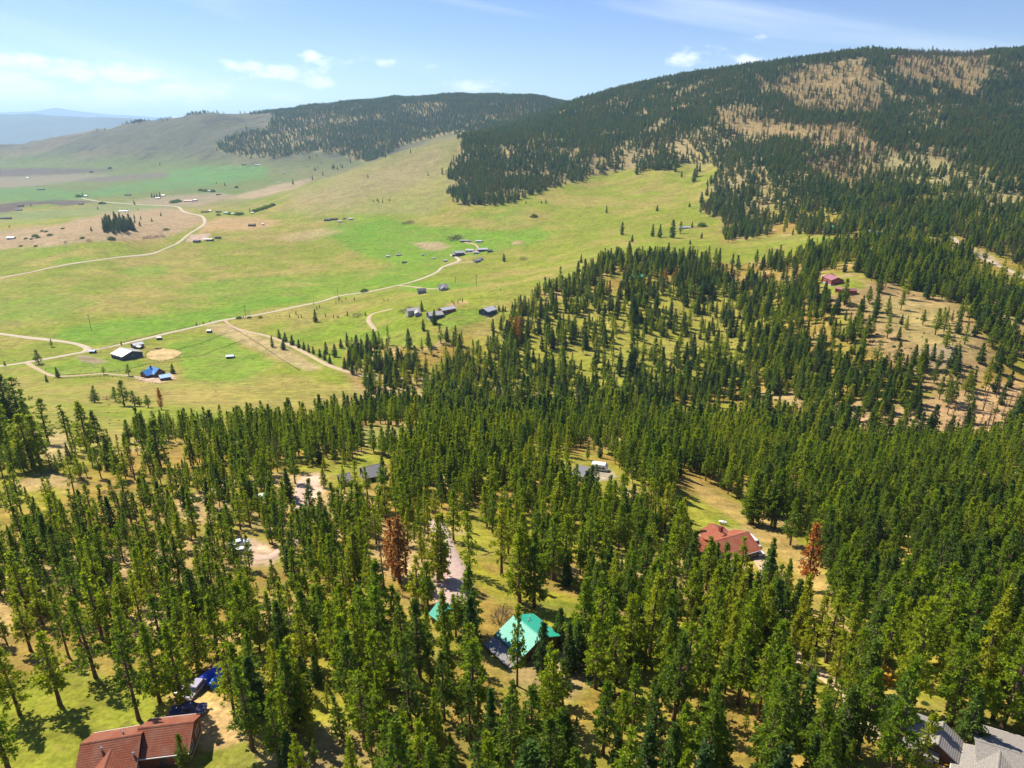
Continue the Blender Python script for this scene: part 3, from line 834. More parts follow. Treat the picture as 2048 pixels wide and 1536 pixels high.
K_PINE = (tree_kind("pine", range(101, 106), PINE, BARK, base=0.2, rmax=3.3, whorl=0.52, per=4.8, tufts=9, tl=0.62, tw=0.29, gap=0.16, top=0.8)
          + tree_kind("pine", range(106, 110), PINE, BARK, base=0.28, rmax=2.8, whorl=0.58, per=4.2, tufts=9, tl=0.62, tw=0.28, gap=0.26, top=0.85)
          + tree_kind("pine", range(110, 113), PINE, BARK, base=0.14, rmax=3.7, whorl=0.52, per=5.0, tufts=9, tl=0.62, tw=0.29, gap=0.14, top=0.95))
K_FIR = tree_kind("fir", range(201, 206), FIR, BARKG, base=0.09, rmax=3.5, per=6.5, whorl=0.55, top=0.95, droop=0.25, gap=0.05, tl=0.66, tufts=8)
K_MTN = tree_kind("mountain_conifer", range(301, 306), MTN, BARKG, base=0.14, rmax=3.2, per=5.5, whorl=0.8, top=0.85, droop=0.12, tl=1.0, tw=0.5, tufts=6)
K_RED = tree_kind("dying_pine", range(401, 404), RED, BARK, base=0.2, rmax=2.9, per=4.8, tufts=8, gap=0.12)
K_BRN = tree_kind("scorched_pine", range(501, 505), BROWN, BARKG, base=0.3, rmax=1.6, per=3.0, tufts=4, whorl=0.85, gap=0.35, tw=0.26)
K_YNG = tree_kind("young_conifer", range(601, 603), FIR, BARKG, H=6.0, base=0.05, rmax=1.5, per=5.5, whorl=0.35, top=1.0, droop=0.2, gap=0.05, tl=0.5, tw=0.26)
EXTRA_LINK = []

def make_bush(seed, R=1.6, n=420, l_=0.5, w_=0.26):
    rng = np.random.default_rng(seed)
    V, F = [], []
    for _ in range(9):
        a = rng.uniform(0, 6.28); e = rng.uniform(0.4, 1.3)
        limb(V, F, (0, 0, -0.2), (R * .7 * math.cos(a) * math.cos(e), R * .7 * math.sin(a) * math.cos(e), R * .9 * math.sin(e)), 0.05, 0.01)
    d = unit(rng.normal(size=(n, 3)) + np.array([0, 0, 0.35])); d[:, 2] = np.abs(d[:, 2])
    lump = 0.75 + 0.4 * vnoise(d[:, 0] * 3 + 7, d[:, 1] * 3 + d[:, 2] * 2, seed)
    C = d * (R * rng.uniform(0.55, 1.0, n) * lump)[:, None] * np.array([1, 1, 0.85])
    KV, KF = kites(rng, C, unit(d + rng.normal(0, 0.6, (n, 3))), rng.uniform(.7, 1.2, n) * l_, rng.uniform(.7, 1.2, n) * w_)
    return (np.array(V), F), (KV, KF)

def bush_kind(prefix, seeds, mat, **kw):
    out = []
    for s in seeds:
        (tv, tf), (kv, kf) = make_bush(s, **kw)
        out.append((proto_mesh(prefix + "_stem", tv, tf, BARKG), proto_mesh(prefix + "_leaves", kv, kf, mat)))
    return out
K_BUSH = bush_kind("bush", (701, 702), FIR)
K_TWIG = bush_kind("bare_bush", (711, 712), TWIG, n=190, l_=0.7, w_=0.07)
K_ORNG = bush_kind("orange_bush", (721,), ORANGE)

def make_log(seed):
    rng = np.random.default_rng(seed)
    V, F = [], []
    n = 7
    ring = []
    for i in range(6):
        x = -4 + 8 * i / 5; r = .24 - .03 * i; zc = .2 + rng.normal(0, .03)
        for j in range(n): V.append((x, r * math.cos(6.283 * j / n) + rng.normal(0, .05) * 0, zc + r * math.sin(6.283 * j / n)))
    for i in range(5):
        for j in range(n): F.append((i * n + j, i * n + (j + 1) % n, (i + 1) * n + (j + 1) % n, (i + 1) * n + j))
    F.append(tuple(range(n))[::-1]); F.append(tuple(range(5 * n, 6 * n)))
    BV, BF = [], []
    for _ in range(9):
        x = rng.uniform(-1, 3.8); a = rng.uniform(-.4, 3.5)
        limb(BV, BF, (x, 0, .2), (x + rng.uniform(.2, .8), .9 * math.cos(a), .2 + .9 * abs(math.sin(a))), .05, .02)
    return (proto_mesh("fallen_log", V, F, BARKG), proto_mesh("fallen_log_branches", BV, BF, BARKG))
K_LOG = [make_log(801), make_log(802)]
TREES = []      # every individual: dict

def plant(kind, name, variant, X, Y, h, rot, base_h, wide=1.0, cat="tree", note="", parts=("trunk", "crown")):
    z = CAM_Z + float(hz(X, Y))
    s = h / base_h
    e = empty(name, (X, Y, z), rot)
    e.scale = (s * wide, s * wide, s)
    ch = []
    for pn, me in zip(parts, kind[variant % len(kind)]):
        o = bpy.data.objects.new(pn, me)
        o.parent = e
        COL.objects.link(o)
        ch.append(o)
    e["category"] = cat
    mx, my = project(X, Y, z + h * 0.6)
    TREES.append(dict(o=e, px=mx, py=my, h=h, name=name, note=note, Y=Y, parts=ch))
    return e

def meters(px, py, hpx):
    p = ground(px, py)
    dep = math.atan2(CAM_Z - p.z, p.y)
    fd = p.y * math.cos(PITCH) + (CAM_Z - p.z) * math.sin(PITCH)
    return p, hpx * fd / FOC / math.cos(dep - 0.0) * 1.0

OCC = []        # places already taken (x, y, radius)

# ------------------------------------------------------------------ buildings
def box_obj(name, x0, x1, y0, y1, z0, z1, mat, parent, rot=None, loc=None):
    o = mesh_np(name, box_verts(x0, x1, y0, y1, z0, z1), BOXF, mat, parent)
    if rot is not None: o.rotation_euler = rot
    if loc is not None: o.location = loc
    return o

def boxes_obj(name, boxes, mat, parent):
    V, F = [], []
    for b in boxes:
        k = len(V)
        V += box_verts(*b); F += [tuple(i + k for i in f) for f in BOXF]
    return mesh_np(name, V, F, mat, parent)

def roof_metal(n, col): return flat_mat("metal_roof_" + n, col, 0.42, 2.0, 0.12, 0.0, 0.35, 0.5, ("X", 2.2, 0.35))
def roof_shingle(n, col): return flat_mat("shingle_roof_" + n, col, 0.9, 3.5, 0.3, 0.0, 0.4, 0.2, ("Y", 1.1, 0.3))
def wall_boards(n, col): return flat_mat("board_wall_" + n, col, 0.85, 2.0, 0.25, 0.0, 0.3, 0.2, ("Z", 1.6, 0.5))
GLASS = flat_mat("window_glass", (0.03, 0.04, 0.05), 0.3, 1.0, 0.1, 0.0, 0.0, 0.35)
TRIM = flat_mat("white_trim", (0.72, 0.71, 0.68), 0.6, 3.0, 0.08)
DARKTRIM = flat_mat("dark_trim", (0.08, 0.06, 0.05), 0.7, 3.0, 0.2)
WOOD = flat_mat("deck_wood", (0.30, 0.17, 0.09), 0.85, 2.5, 0.3)
PIPE = flat_mat("vent_pipe", (0.55, 0.55, 0.56), 0.45, 3.0, 0.15, 0.6)
CONC = flat_mat("concrete", (0.45, 0.42, 0.38), 0.9, 2.0, 0.15)

def window(root, x, y, z, w, h, side, trim=TRIM, glass=GLASS):
    """side: 'y-','y+','x-','x+' - the wall it sits on (local axes)"""
    s = -1 if side[1] == "-" else 1
    t = 0.07
    if side[0] == "y":
        f = boxes_obj("window", [(x - w / 2 - .1, x - w / 2, y - t, y + t, z, z + h), (x + w / 2, x + w / 2 + .1, y - t, y + t, z, z + h),
                                 (x - w / 2 - .1, x + w / 2 + .1, y - t, y + t, z - .1, z), (x - w / 2 - .1, x + w / 2 + .1, y - t, y + t, z + h, z + h + .1),
                                 (x - .03, x + .03, y - t * .8, y + t * .8, z, z + h)], trim, root)
        box_obj("pane", x - w / 2, x + w / 2, y - .03, y + .03, z, z + h, glass, f)
    else:
        f = boxes_obj("window", [(x - t, x + t, y - w / 2 - .1, y - w / 2, z, z + h), (x - t, x + t, y + w / 2, y + w / 2 + .1, z, z + h),
                                 (x - t, x + t, y - w / 2 - .1, y + w / 2 + .1, z - .1, z), (x - t, x + t, y - w / 2 - .1, y + w / 2 + .1, z + h, z + h + .1),
                                 (x - t * .8, x + t * .8, y - .03, y + .03, z, z + h)], trim, root)
        box_obj("pane", x - .03, x + .03, y - w / 2, y + w / 2, z, z + h, glass, f)
    return f

def door(root, x, y, w, h, side, mat, z=0.0):
    if side[0] == "y":
        d = box_obj("door", x - w / 2, x + w / 2, y - .06, y + .06, z, z + h, mat, root)
        box_obj("handle", x + w / 2 - .2, x + w / 2 - .1, y - .12, y + .12, z + h * .45, z + h * .45 + .08, PIPE, d)
    else:
        d = box_obj("door", x - .06, x + .06, y - w / 2, y + w / 2, z, z + h, mat, root)
        box_obj("handle", x - .12, x + .12, y + w / 2 - .2, y + w / 2 - .1, z + h * .45, z + h * .45 + .08, PIPE, d)
    return d

def wing(root, M, L, W, H, rise, wall_m, roof_m, over=0.5, thick=0.2, detail=1, trim=TRIM, base=-1.5, dz=0.0):
    """one gabled wing: ridge along local x; M places it in the thing's frame"""
    l, w = L / 2, W / 2
    V = [(-l, -w, base), (l, -w, base), (l, w, base), (-l, w, base), (-l, -w, H), (l, -w, H), (l, w, H), (-l, w, H), (-l, 0, H + rise), (l, 0, H + rise)]
    F = [(0, 1, 5, 4), (2, 3, 7, 6), (1, 2, 6, 9, 5), (3, 0, 4, 8, 7), (0, 3, 2, 1)]
    o = mesh_np("wall", V, F, wall_m, root); o.matrix_local = M
    sl = rise / w
    Wo = w + over; Lo = l + over
    zt = H + rise + 0.06; ze = H + rise - sl * Wo + 0.06
    V, F = [], []
    for s in (-1, 1):
        k = len(V)
        V += [(-Lo, 0, zt), (Lo, 0, zt), (Lo, s * Wo, ze), (-Lo, s * Wo, ze), (-Lo, 0, zt + thick), (Lo, 0, zt + thick), (Lo, s * Wo, ze + thick), (-Lo, s * Wo, ze + thick)]
        fs = [(0, 1, 2, 3), (7, 6, 5, 4), (2, 6, 7, 3), (1, 5, 6, 2), (3, 7, 4, 0)]
        F += [tuple(i + k for i in (f if s < 0 else f[::-1])) for f in fs]
    r = mesh_np("roof", V, F, roof_m, root); r.matrix_local = M
    rc = mesh_np("ridge_cap", [(-Lo - .03, -.22, zt + thick - .22 * sl + .03), (Lo + .03, -.22, zt + thick - .22 * sl + .03), (Lo + .03, 0, zt + thick + .07), (-Lo - .03, 0, zt + thick + .07),
                 (-Lo - .03, .22, zt + thick - .22 * sl + .03), (Lo + .03, .22, zt + thick - .22 * sl + .03)], [(0, 1, 2, 3), (3, 2, 5, 4), (0, 3, 4), (1, 5, 2)], roof_m, r)
    if detail >= 2:
        box_obj("eave_gutter", -Lo, Lo, -Wo - .12, -Wo - .01, ze - .02, ze + .14, trim, r)
        box_obj("eave_gutter", -Lo, Lo, Wo + .01, Wo + .12, ze - .02, ze + .14, trim, r)
    if detail >= 1:
        holder = mesh_np("wall_base", box_verts(-l - .04, l + .04, -w - .04, w + .04, base, 0.25), BOXF, CONC, root); holder.matrix_local = M
        n = max(1, int(L / 3.6)) if detail >= 2 else max(1, int(L / 6))
        for s, side in ((-1, "y-"), (1, "y+")):
            for i in range(n):
                x = -l + L * (i + .5) / n
                if detail >= 2 and i == n // 2 and s < 0:
                    d = door(root, x, s * w, 1.0, 2.05, side, DARKTRIM, .25); d.matrix_local = M
                    continue
                wd = window(root, x, s * w, H - 1.75, 1.3, 1.15, side, trim); wd.matrix_local = M
        for s, side in ((-1, "x-"), (1, "x+")):
            for y in ((-w * .45, w * .45) if detail >= 2 else (0,)):
                wd = window(root, s * l, y, H - 1.7, 1.2, 1.1, side, trim); wd.matrix_local = M
    return o, r

BUILDINGS = []

def ridge_frame(p1, p2, h, base=None):
    A, B = ground(*p1, h), ground(*p2, h)
    # level the ridge: use one ground height for both ends
    z = (A.z + B.z) / 2 if base is None else base + h
    pts = []
    for (px, py) in (p1, p2):
        u, t = (float(q) for q in uvt(px, py))
        Y = (CAM_Z - z) / t if abs(t) > 1e-4 else A.y
        pts.append(Vector((u * Y, Y, 0)))
    return pts[0], pts[1], z - h

def place(name, label, cat, wings, group=None, hmax=None):
    """wings: dicts with ridge pixel ends r=(x1,y1,x2,y2), W, H, rise, wall, roof, detail"""
    root = None
    for i, wg in enumerate(wings):
        h = wg["H"] + wg["rise"] + 0.25
        A, B, z0 = ridge_frame(wg["r"][:2], wg["r"][2:], h, None if root is None else root.location.z)
        C = (A + B) / 2
        ang = math.atan2(B.y - A.y, B.x - A.x) if "ang" not in wg else math.radians(wg["ang"])
        L = wg.get("L") or (B - A).length
        over = wg.get("over", 0.5)
        L = max(2.0, L - 2 * over)
        if root is None:
            root = empty(name, (C.x, C.y, z0), ang)
            r_ang, r_loc = ang, Vector((C.x, C.y, z0))
        rel = Matrix.Rotation(-r_ang, 4, "Z") @ Matrix.Translation(Vector((C.x, C.y, r_loc.z)) - r_loc) @ Matrix.Rotation(ang, 4, "Z")
        Mloc = Matrix.Rotation(-r_ang, 4, "Z") @ Matrix.Translation(Vector((C.x - r_loc.x, C.y - r_loc.y, 0))) @ Matrix.Rotation(ang, 4, "Z")
        wing(root, Mloc, L, wg["W"] - 2 * over, wg["H"], wg["rise"], wg["wall"], wg["roof"], over, wg.get("thick", .2), wg.get("detail", 1), wg.get("trim", TRIM))
        OCC.append((C.x, C.y, math.hypot(L, wg["W"]) / 2 + 0.5))
    tag(root, label, cat, group)
    px, py = project(root.location.x, root.location.y, root.location.z + 3)
    BUILDINGS.append((root, px, py))
    return root

def simple(name, label, cat, px, py, L, W, H, rise, ang, wall, roof, detail=1, group=None):
    p = ground(px, py)
    z = min(float(hz(p.x + dx, p.y + dy)) for dx in (-2, 2) for dy in (-2, 2)) + CAM_Z
    root = empty(name, (p.x, p.y, z), math.radians(ang))
    wing(root, Matrix.Identity(4), L, W, H, rise, wall, roof, 0.35, .18, detail)
    if detail < 2:
        door(root, L * .2, -W / 2, min(2.6, L * .3), min(2.4, H * .85), "y-", DARKTRIM)
    tag(root, label, cat, group)
    OCC.append((p.x, p.y, math.hypot(L, W) / 2 + 1))
    BUILDINGS.append((root, *project(p.x, p.y, z + 3)))
    return root

BRICKRED = wall_boards("redwood", (0.24, 0.085, 0.04)); LOG = wall_boards("log", (0.11, 0.05, 0.03)); CREAM = wall_boards("cream", (0.5, 0.45, 0.36))
GREYW = wall_boards("grey", (0.3, 0.3, 0.31)); DARKW = wall_boards("dark", (0.07, 0.06, 0.06)); WHITEW = wall_boards("white", (0.6, 0.6, 0.6)); TEALW = wall_boards("slate", (0.17, 0.24, 0.29))
REDW = wall_boards("red", (0.36, 0.075, 0.05)); NAVYW = wall_boards("navy", (0.05, 0.06, 0.1))
R_RED = roof_shingle("rust", (0.235, 0.075, 0.04)); R_RED2 = roof_shingle("brick", (0.3, 0.085, 0.045)); R_GREY = roof_shingle("grey", (0.27, 0.25, 0.225)); R_GREY2 = roof_shingle("slate", (0.22, 0.22, 0.23))
R_TEAL = roof_metal("turquoise", (0.03, 0.37, 0.245)); R_BLUE = roof_metal("blue", (0.045, 0.22, 0.55)); R_LBLUE = roof_metal("pale_blue", (0.11, 0.33, 0.62)); R_WHITE = roof_metal("white", (0.46, 0.46, 0.47))
R_TANW = roof_metal("cream", (0.38, 0.355, 0.33)); R_GREEN = roof_metal("green", (0.03, 0.36, 0.13)); R_MAR = roof_metal("maroon", (0.33, 0.13, 0.13)); R_BRN = roof_shingle("brown", (0.2, 0.12, 0.09)); R_DARK = roof_shingle("charcoal", (0.09, 0.09, 0.11)); R_PINK = roof_metal("pink", (0.62, 0.22, 0.19)); R_TAN = roof_metal("tan", (0.45, 0.3, 0.24))

# near houses
red_bl = place("house", "rust-red shingled house with projecting front wing at bottom left", "house", [
    dict(r=(160, 1488, 283, 1467), W=8.6, H=2.8, rise=2.15, wall=BRICKRED, roof=R_RED, detail=2),
    dict(r=(276, 1456, 388, 1443), W=7.4, H=2.9, rise=1.8, wall=BRICKRED, roof=R_RED, detail=2),
    dict(r=(223, 1493, 203, 1549), W=6.8, H=2.5, rise=1.75, wall=BRICKRED, roof=R_RED, detail=1)])
teal = place("house", "turquoise metal-roofed cabin with a deck, ringed by pines", "house", [
    dict(r=(1029, 1229, 1084, 1275), W=9.6, H=3.0, rise=1.9, wall=LOG, roof=R_TEAL, detail=2, trim=DARKTRIM)])
# porch roof, deck and railing of the cabin
L0 = 4.0
pr = mesh_np("porch_roof", [(-L0, -4.8, 2.55), (L0, -4.8, 2.55), (L0, -7.6, 2.0), (-L0, -7.6, 2.0), (-L0, -4.8, 2.7), (L0, -4.8, 2.7), (L0, -7.6, 2.15), (-L0, -7.6, 2.15)], BOXF, R_GREY2, teal)
for x in (-3.7, -1.3, 1.3, 3.7): box_obj("porch_post", x - .1, x + .1, -7.45, -7.25, -1.5, 2.0, WOOD, teal)
dk = box_obj("deck", 2.6, 6.2, 4.9, 8.0, 0.2, 0.4, WOOD, teal)
boxes_obj("railing", [(2.6, 6.2, 7.9, 8.0, 1.2, 1.3), (6.1, 6.2, 4.9, 7.9, 1.2, 1.3), (2.6, 2.7, 4.9, 7.9, 1.2, 1.3)] + [(x, x + .1, 7.9, 8.0, .4, 1.2) for x in (2.6, 3.4, 4.3, 5.2, 6.05)], TRIM, dk)
for x, y in ((-2.2, 2.2), (-1.6, 1.4)): box_obj("vent_pipe", x - .1, x + .1, y - .1, y + .1, 3.6, 4.9, PIPE, teal)

red_r = place("house", "brick-red roofed house with several wings in the right-hand clearing", "house", [
    dict(r=(1428, 1082, 1497, 1063), W=12.0, H=3.0, rise=2.4, wall=LOG, roof=R_RED2, detail=2),
    dict(r=(1449, 1070, 1424, 1046), W=9.5, H=3.0, rise=2.1, wall=LOG, roof=R_RED2, detail=2),
    dict(r=(1396, 1073, 1425, 1082), W=5.5, H=2.5, rise=0.9, wall=LOG, roof=R_RED2, detail=1),
    dict(r=(1392, 1086, 1420, 1092), W=5.0, H=2.2, rise=0.8, wall=LOG, roof=R_RED2, detail=1)])
box_obj("chimney", -1.2, -.3, 3.4, 4.3, 2.5, 7.0, flat_mat("chimney_brick", (0.25, 0.06, 0.04), .9, 3, .3), red_r)
grey_l = place("house", "grey-roofed house half hidden in pines left of centre", "house", [
    dict(r=(722, 935, 762, 926), W=9.0, H=2.8, rise=2.0, wall=DARKW, roof=R_GREY2, detail=2),
    dict(r=(676, 950, 700, 944), W=7.0, H=2.8, rise=1.6, wall=DARKW, roof=R_GREY, detail=1)])
grey_m = place("house", "small grey-roofed house hidden in pines beside white trailer", "house", [
    dict(r=(1153, 929, 1178, 936), W=8.5, H=2.8, rise=1.8, wall=CREAM, roof=R_GREY2, detail=1)])
gar = place("garage", "grey-roofed garage with pale front doors at bottom right", "garage", [
    dict(r=(1812, 1433, 1884, 1459), W=8.5, H=2.8, rise=1.9, wall=CREAM, roof=R_GREY, detail=1),
    dict(r=(1887, 1443, 1876, 1489), W=8.0, H=2.9, rise=2.1, wall=LOG, roof=R_GREY, detail=0)])
place("house", "broad grey-roofed house cut by the bottom right corner", "house", [
    dict(r=(1950, 1478, 2090, 1520), W=11.0, H=3.0, rise=1.6, wall=CREAM, roof=R_GREY, detail=2),
    dict(r=(2000, 1500, 1992, 1570), W=10.0, H=2.8, rise=1.6, wall=CREAM, roof=R_GREY, detail=2)])

# big front doors on the garage's gable
gd_l = gar.matrix_basis.inverted()
pA, pB, zz = ridge_frame((1887, 1443), (1876, 1489), 5.25)
dirv = (pB - pA).normalized(); endp = pB - dirv * 0.5
for sgn in (-1, 1):
    side = Vector((-dirv.y, dirv.x, 0)) * sgn * 1.75
    q = gd_l @ Vector((endp.x + side.x + dirv.x * .05, endp.y + side.y + dirv.y * .05, gar.location.z))
    o = boxes_obj("garage_door", [(-1.4, 1.4, -.05, .05, k * .55 + .02, k * .55 + .52) for k in range(4)], WHITEW, gar)
    o.location = q; o.rotation_euler = (0, 0, math.atan2(dirv.y, dirv.x) + math.pi / 2 - gar.rotation_euler.z)
# roof vents of the bottom left house
for x, y, h in ((-1.0, -1.2, 4.6), (3.4, -2.4, 3.9), (1.2, 1.2, 4.6)):
    v = mesh_np("vent_pipe", *(lambda VF: (VF[0], VF[1]))((lambda V, F: (tube(V, F, [(x, y, h - 1.2), (x, y, h + .25), (x, y, h + .45)], [.13, .13, .22], 8), (V, F))[1])([], [])), PIPE, red_bl)
box_obj("heat_pump", -5.4, -4.8, 4.6, 5.1, -.4, .6, TRIM, red_bl)
box_obj("porch_slab", 4.0, 9.5, -6.6, -4.2, -1.0, 0.12, CONC, red_bl)

# blue farm
bh = place("house", "dark log house with two crossed blue metal roofs", "house", [
    dict(r=(284, 742, 309, 735), W=11.0, H=3.4, rise=3.4, wall=LOG, roof=R_BLUE, detail=1, trim=DARKTRIM),
    dict(r=(299, 731, 318, 737), W=11.5, H=3.6, rise=4.0, wall=LOG, roof=R_BLUE, detail=1, trim=DARKTRIM)])
box_obj("chimney", 2.6, 3.8, 1.0, 2.2, 4, 9.4, DARKTRIM, bh)
place("garage", "long pale-blue roofed garage beside the dark log house", "garage", [
    dict(r=(317, 750, 340, 746), W=9.5, H=3.2, rise=1.8, wall=LOG, roof=R_LBLUE, detail=1, trim=DARKTRIM)])
place("barn", "wide white-roofed riding barn with navy gable by the gravel road", "barn", [
    dict(r=(240, 695, 264, 702), W=22.0, H=5.0, rise=3.4, wall=NAVYW, roof=R_TANW, detail=1, over=.6)])
place("barn", "smaller white-roofed barn behind the wide riding barn", "barn", [
    dict(r=(263, 687, 284, 682.5), W=10.0, H=3.6, rise=1.6, wall=DARKW, roof=R_WHITE, detail=1),
    dict(r=(270, 690, 283, 692), W=5.0, H=2.6, rise=.6, wall=DARKW, roof=R_TANW, detail=0)])
for (px, py, L, W, ang, rf, lb) in [
    (186, 706, 5.5, 4, 5, R_LBLUE, "tiny blue-roofed shed at the road junction"), (419, 665, 4.8, 3.5, 0, R_WHITE, "tiny white-roofed shed at the field fence"),
    (461, 716, 7.0, 5, 10, R_LBLUE, "lone blue-roofed shelter out in the green pasture"), (319, 679, 5.0, 3.5, 15, R_TANW, "small pale shed above the sandy arena"),
    (316, 698, 6, 1.6, -8, R_BRN, "low brown feed bunker left of the sandy arena")]:
    simple("shed", lb, "shed", px, py, L, W, 2.6 if W > 2 else 1.0, .9 if W > 2 else .3, ang, DARKW, rf, 0)

# houses behind the pine belt
place("house", "pale two-storey house behind bare trees above the pine belt", "house", [
    dict(r=(812, 617, 838, 614), W=9.5, H=5.2, rise=1.8, wall=CREAM, roof=R_TANW, detail=1), dict(r=(833, 616, 836, 624), W=7, H=4.4, rise=1.6, wall=GREYW, roof=R_TANW, detail=0)])
place("barn", "dark-walled barn with pale grey roof in the yard", "barn", [dict(r=(855, 624, 884, 621), W=13, H=4, rise=2.6, wall=NAVYW, roof=R_TANW, detail=1)])
place("barn", "long white-roofed barn with reddish walls in the yard", "barn", [dict(r=(880, 616, 907, 611), W=10, H=3.6, rise=1.8, wall=REDW, roof=R_WHITE, detail=1)])
place("barn", "lone white-roofed barn with dark gable, right of the yard", "barn", [dict(r=(966, 617, 985, 611), W=13, H=4, rise=2.6, wall=NAVYW, roof=R_WHITE, detail=1)])
place("house", "slate-blue house with dark roof at end of short drive", "house", [dict(r=(834, 577, 852, 576), W=9, H=4.5, rise=2, wall=TEALW, roof=R_DARK, detail=1)])
place("house", "large grey hip-roofed house at end of short drive", "house", [dict(r=(876, 569, 896, 568), W=13, H=3.6, rise=3.2, wall=GREYW, roof=R_GREY2, detail=1), dict(r=(886, 566, 888, 574), W=9, H=3.6, rise=2.8, wall=GREYW, roof=R_GREY2, detail=0)])
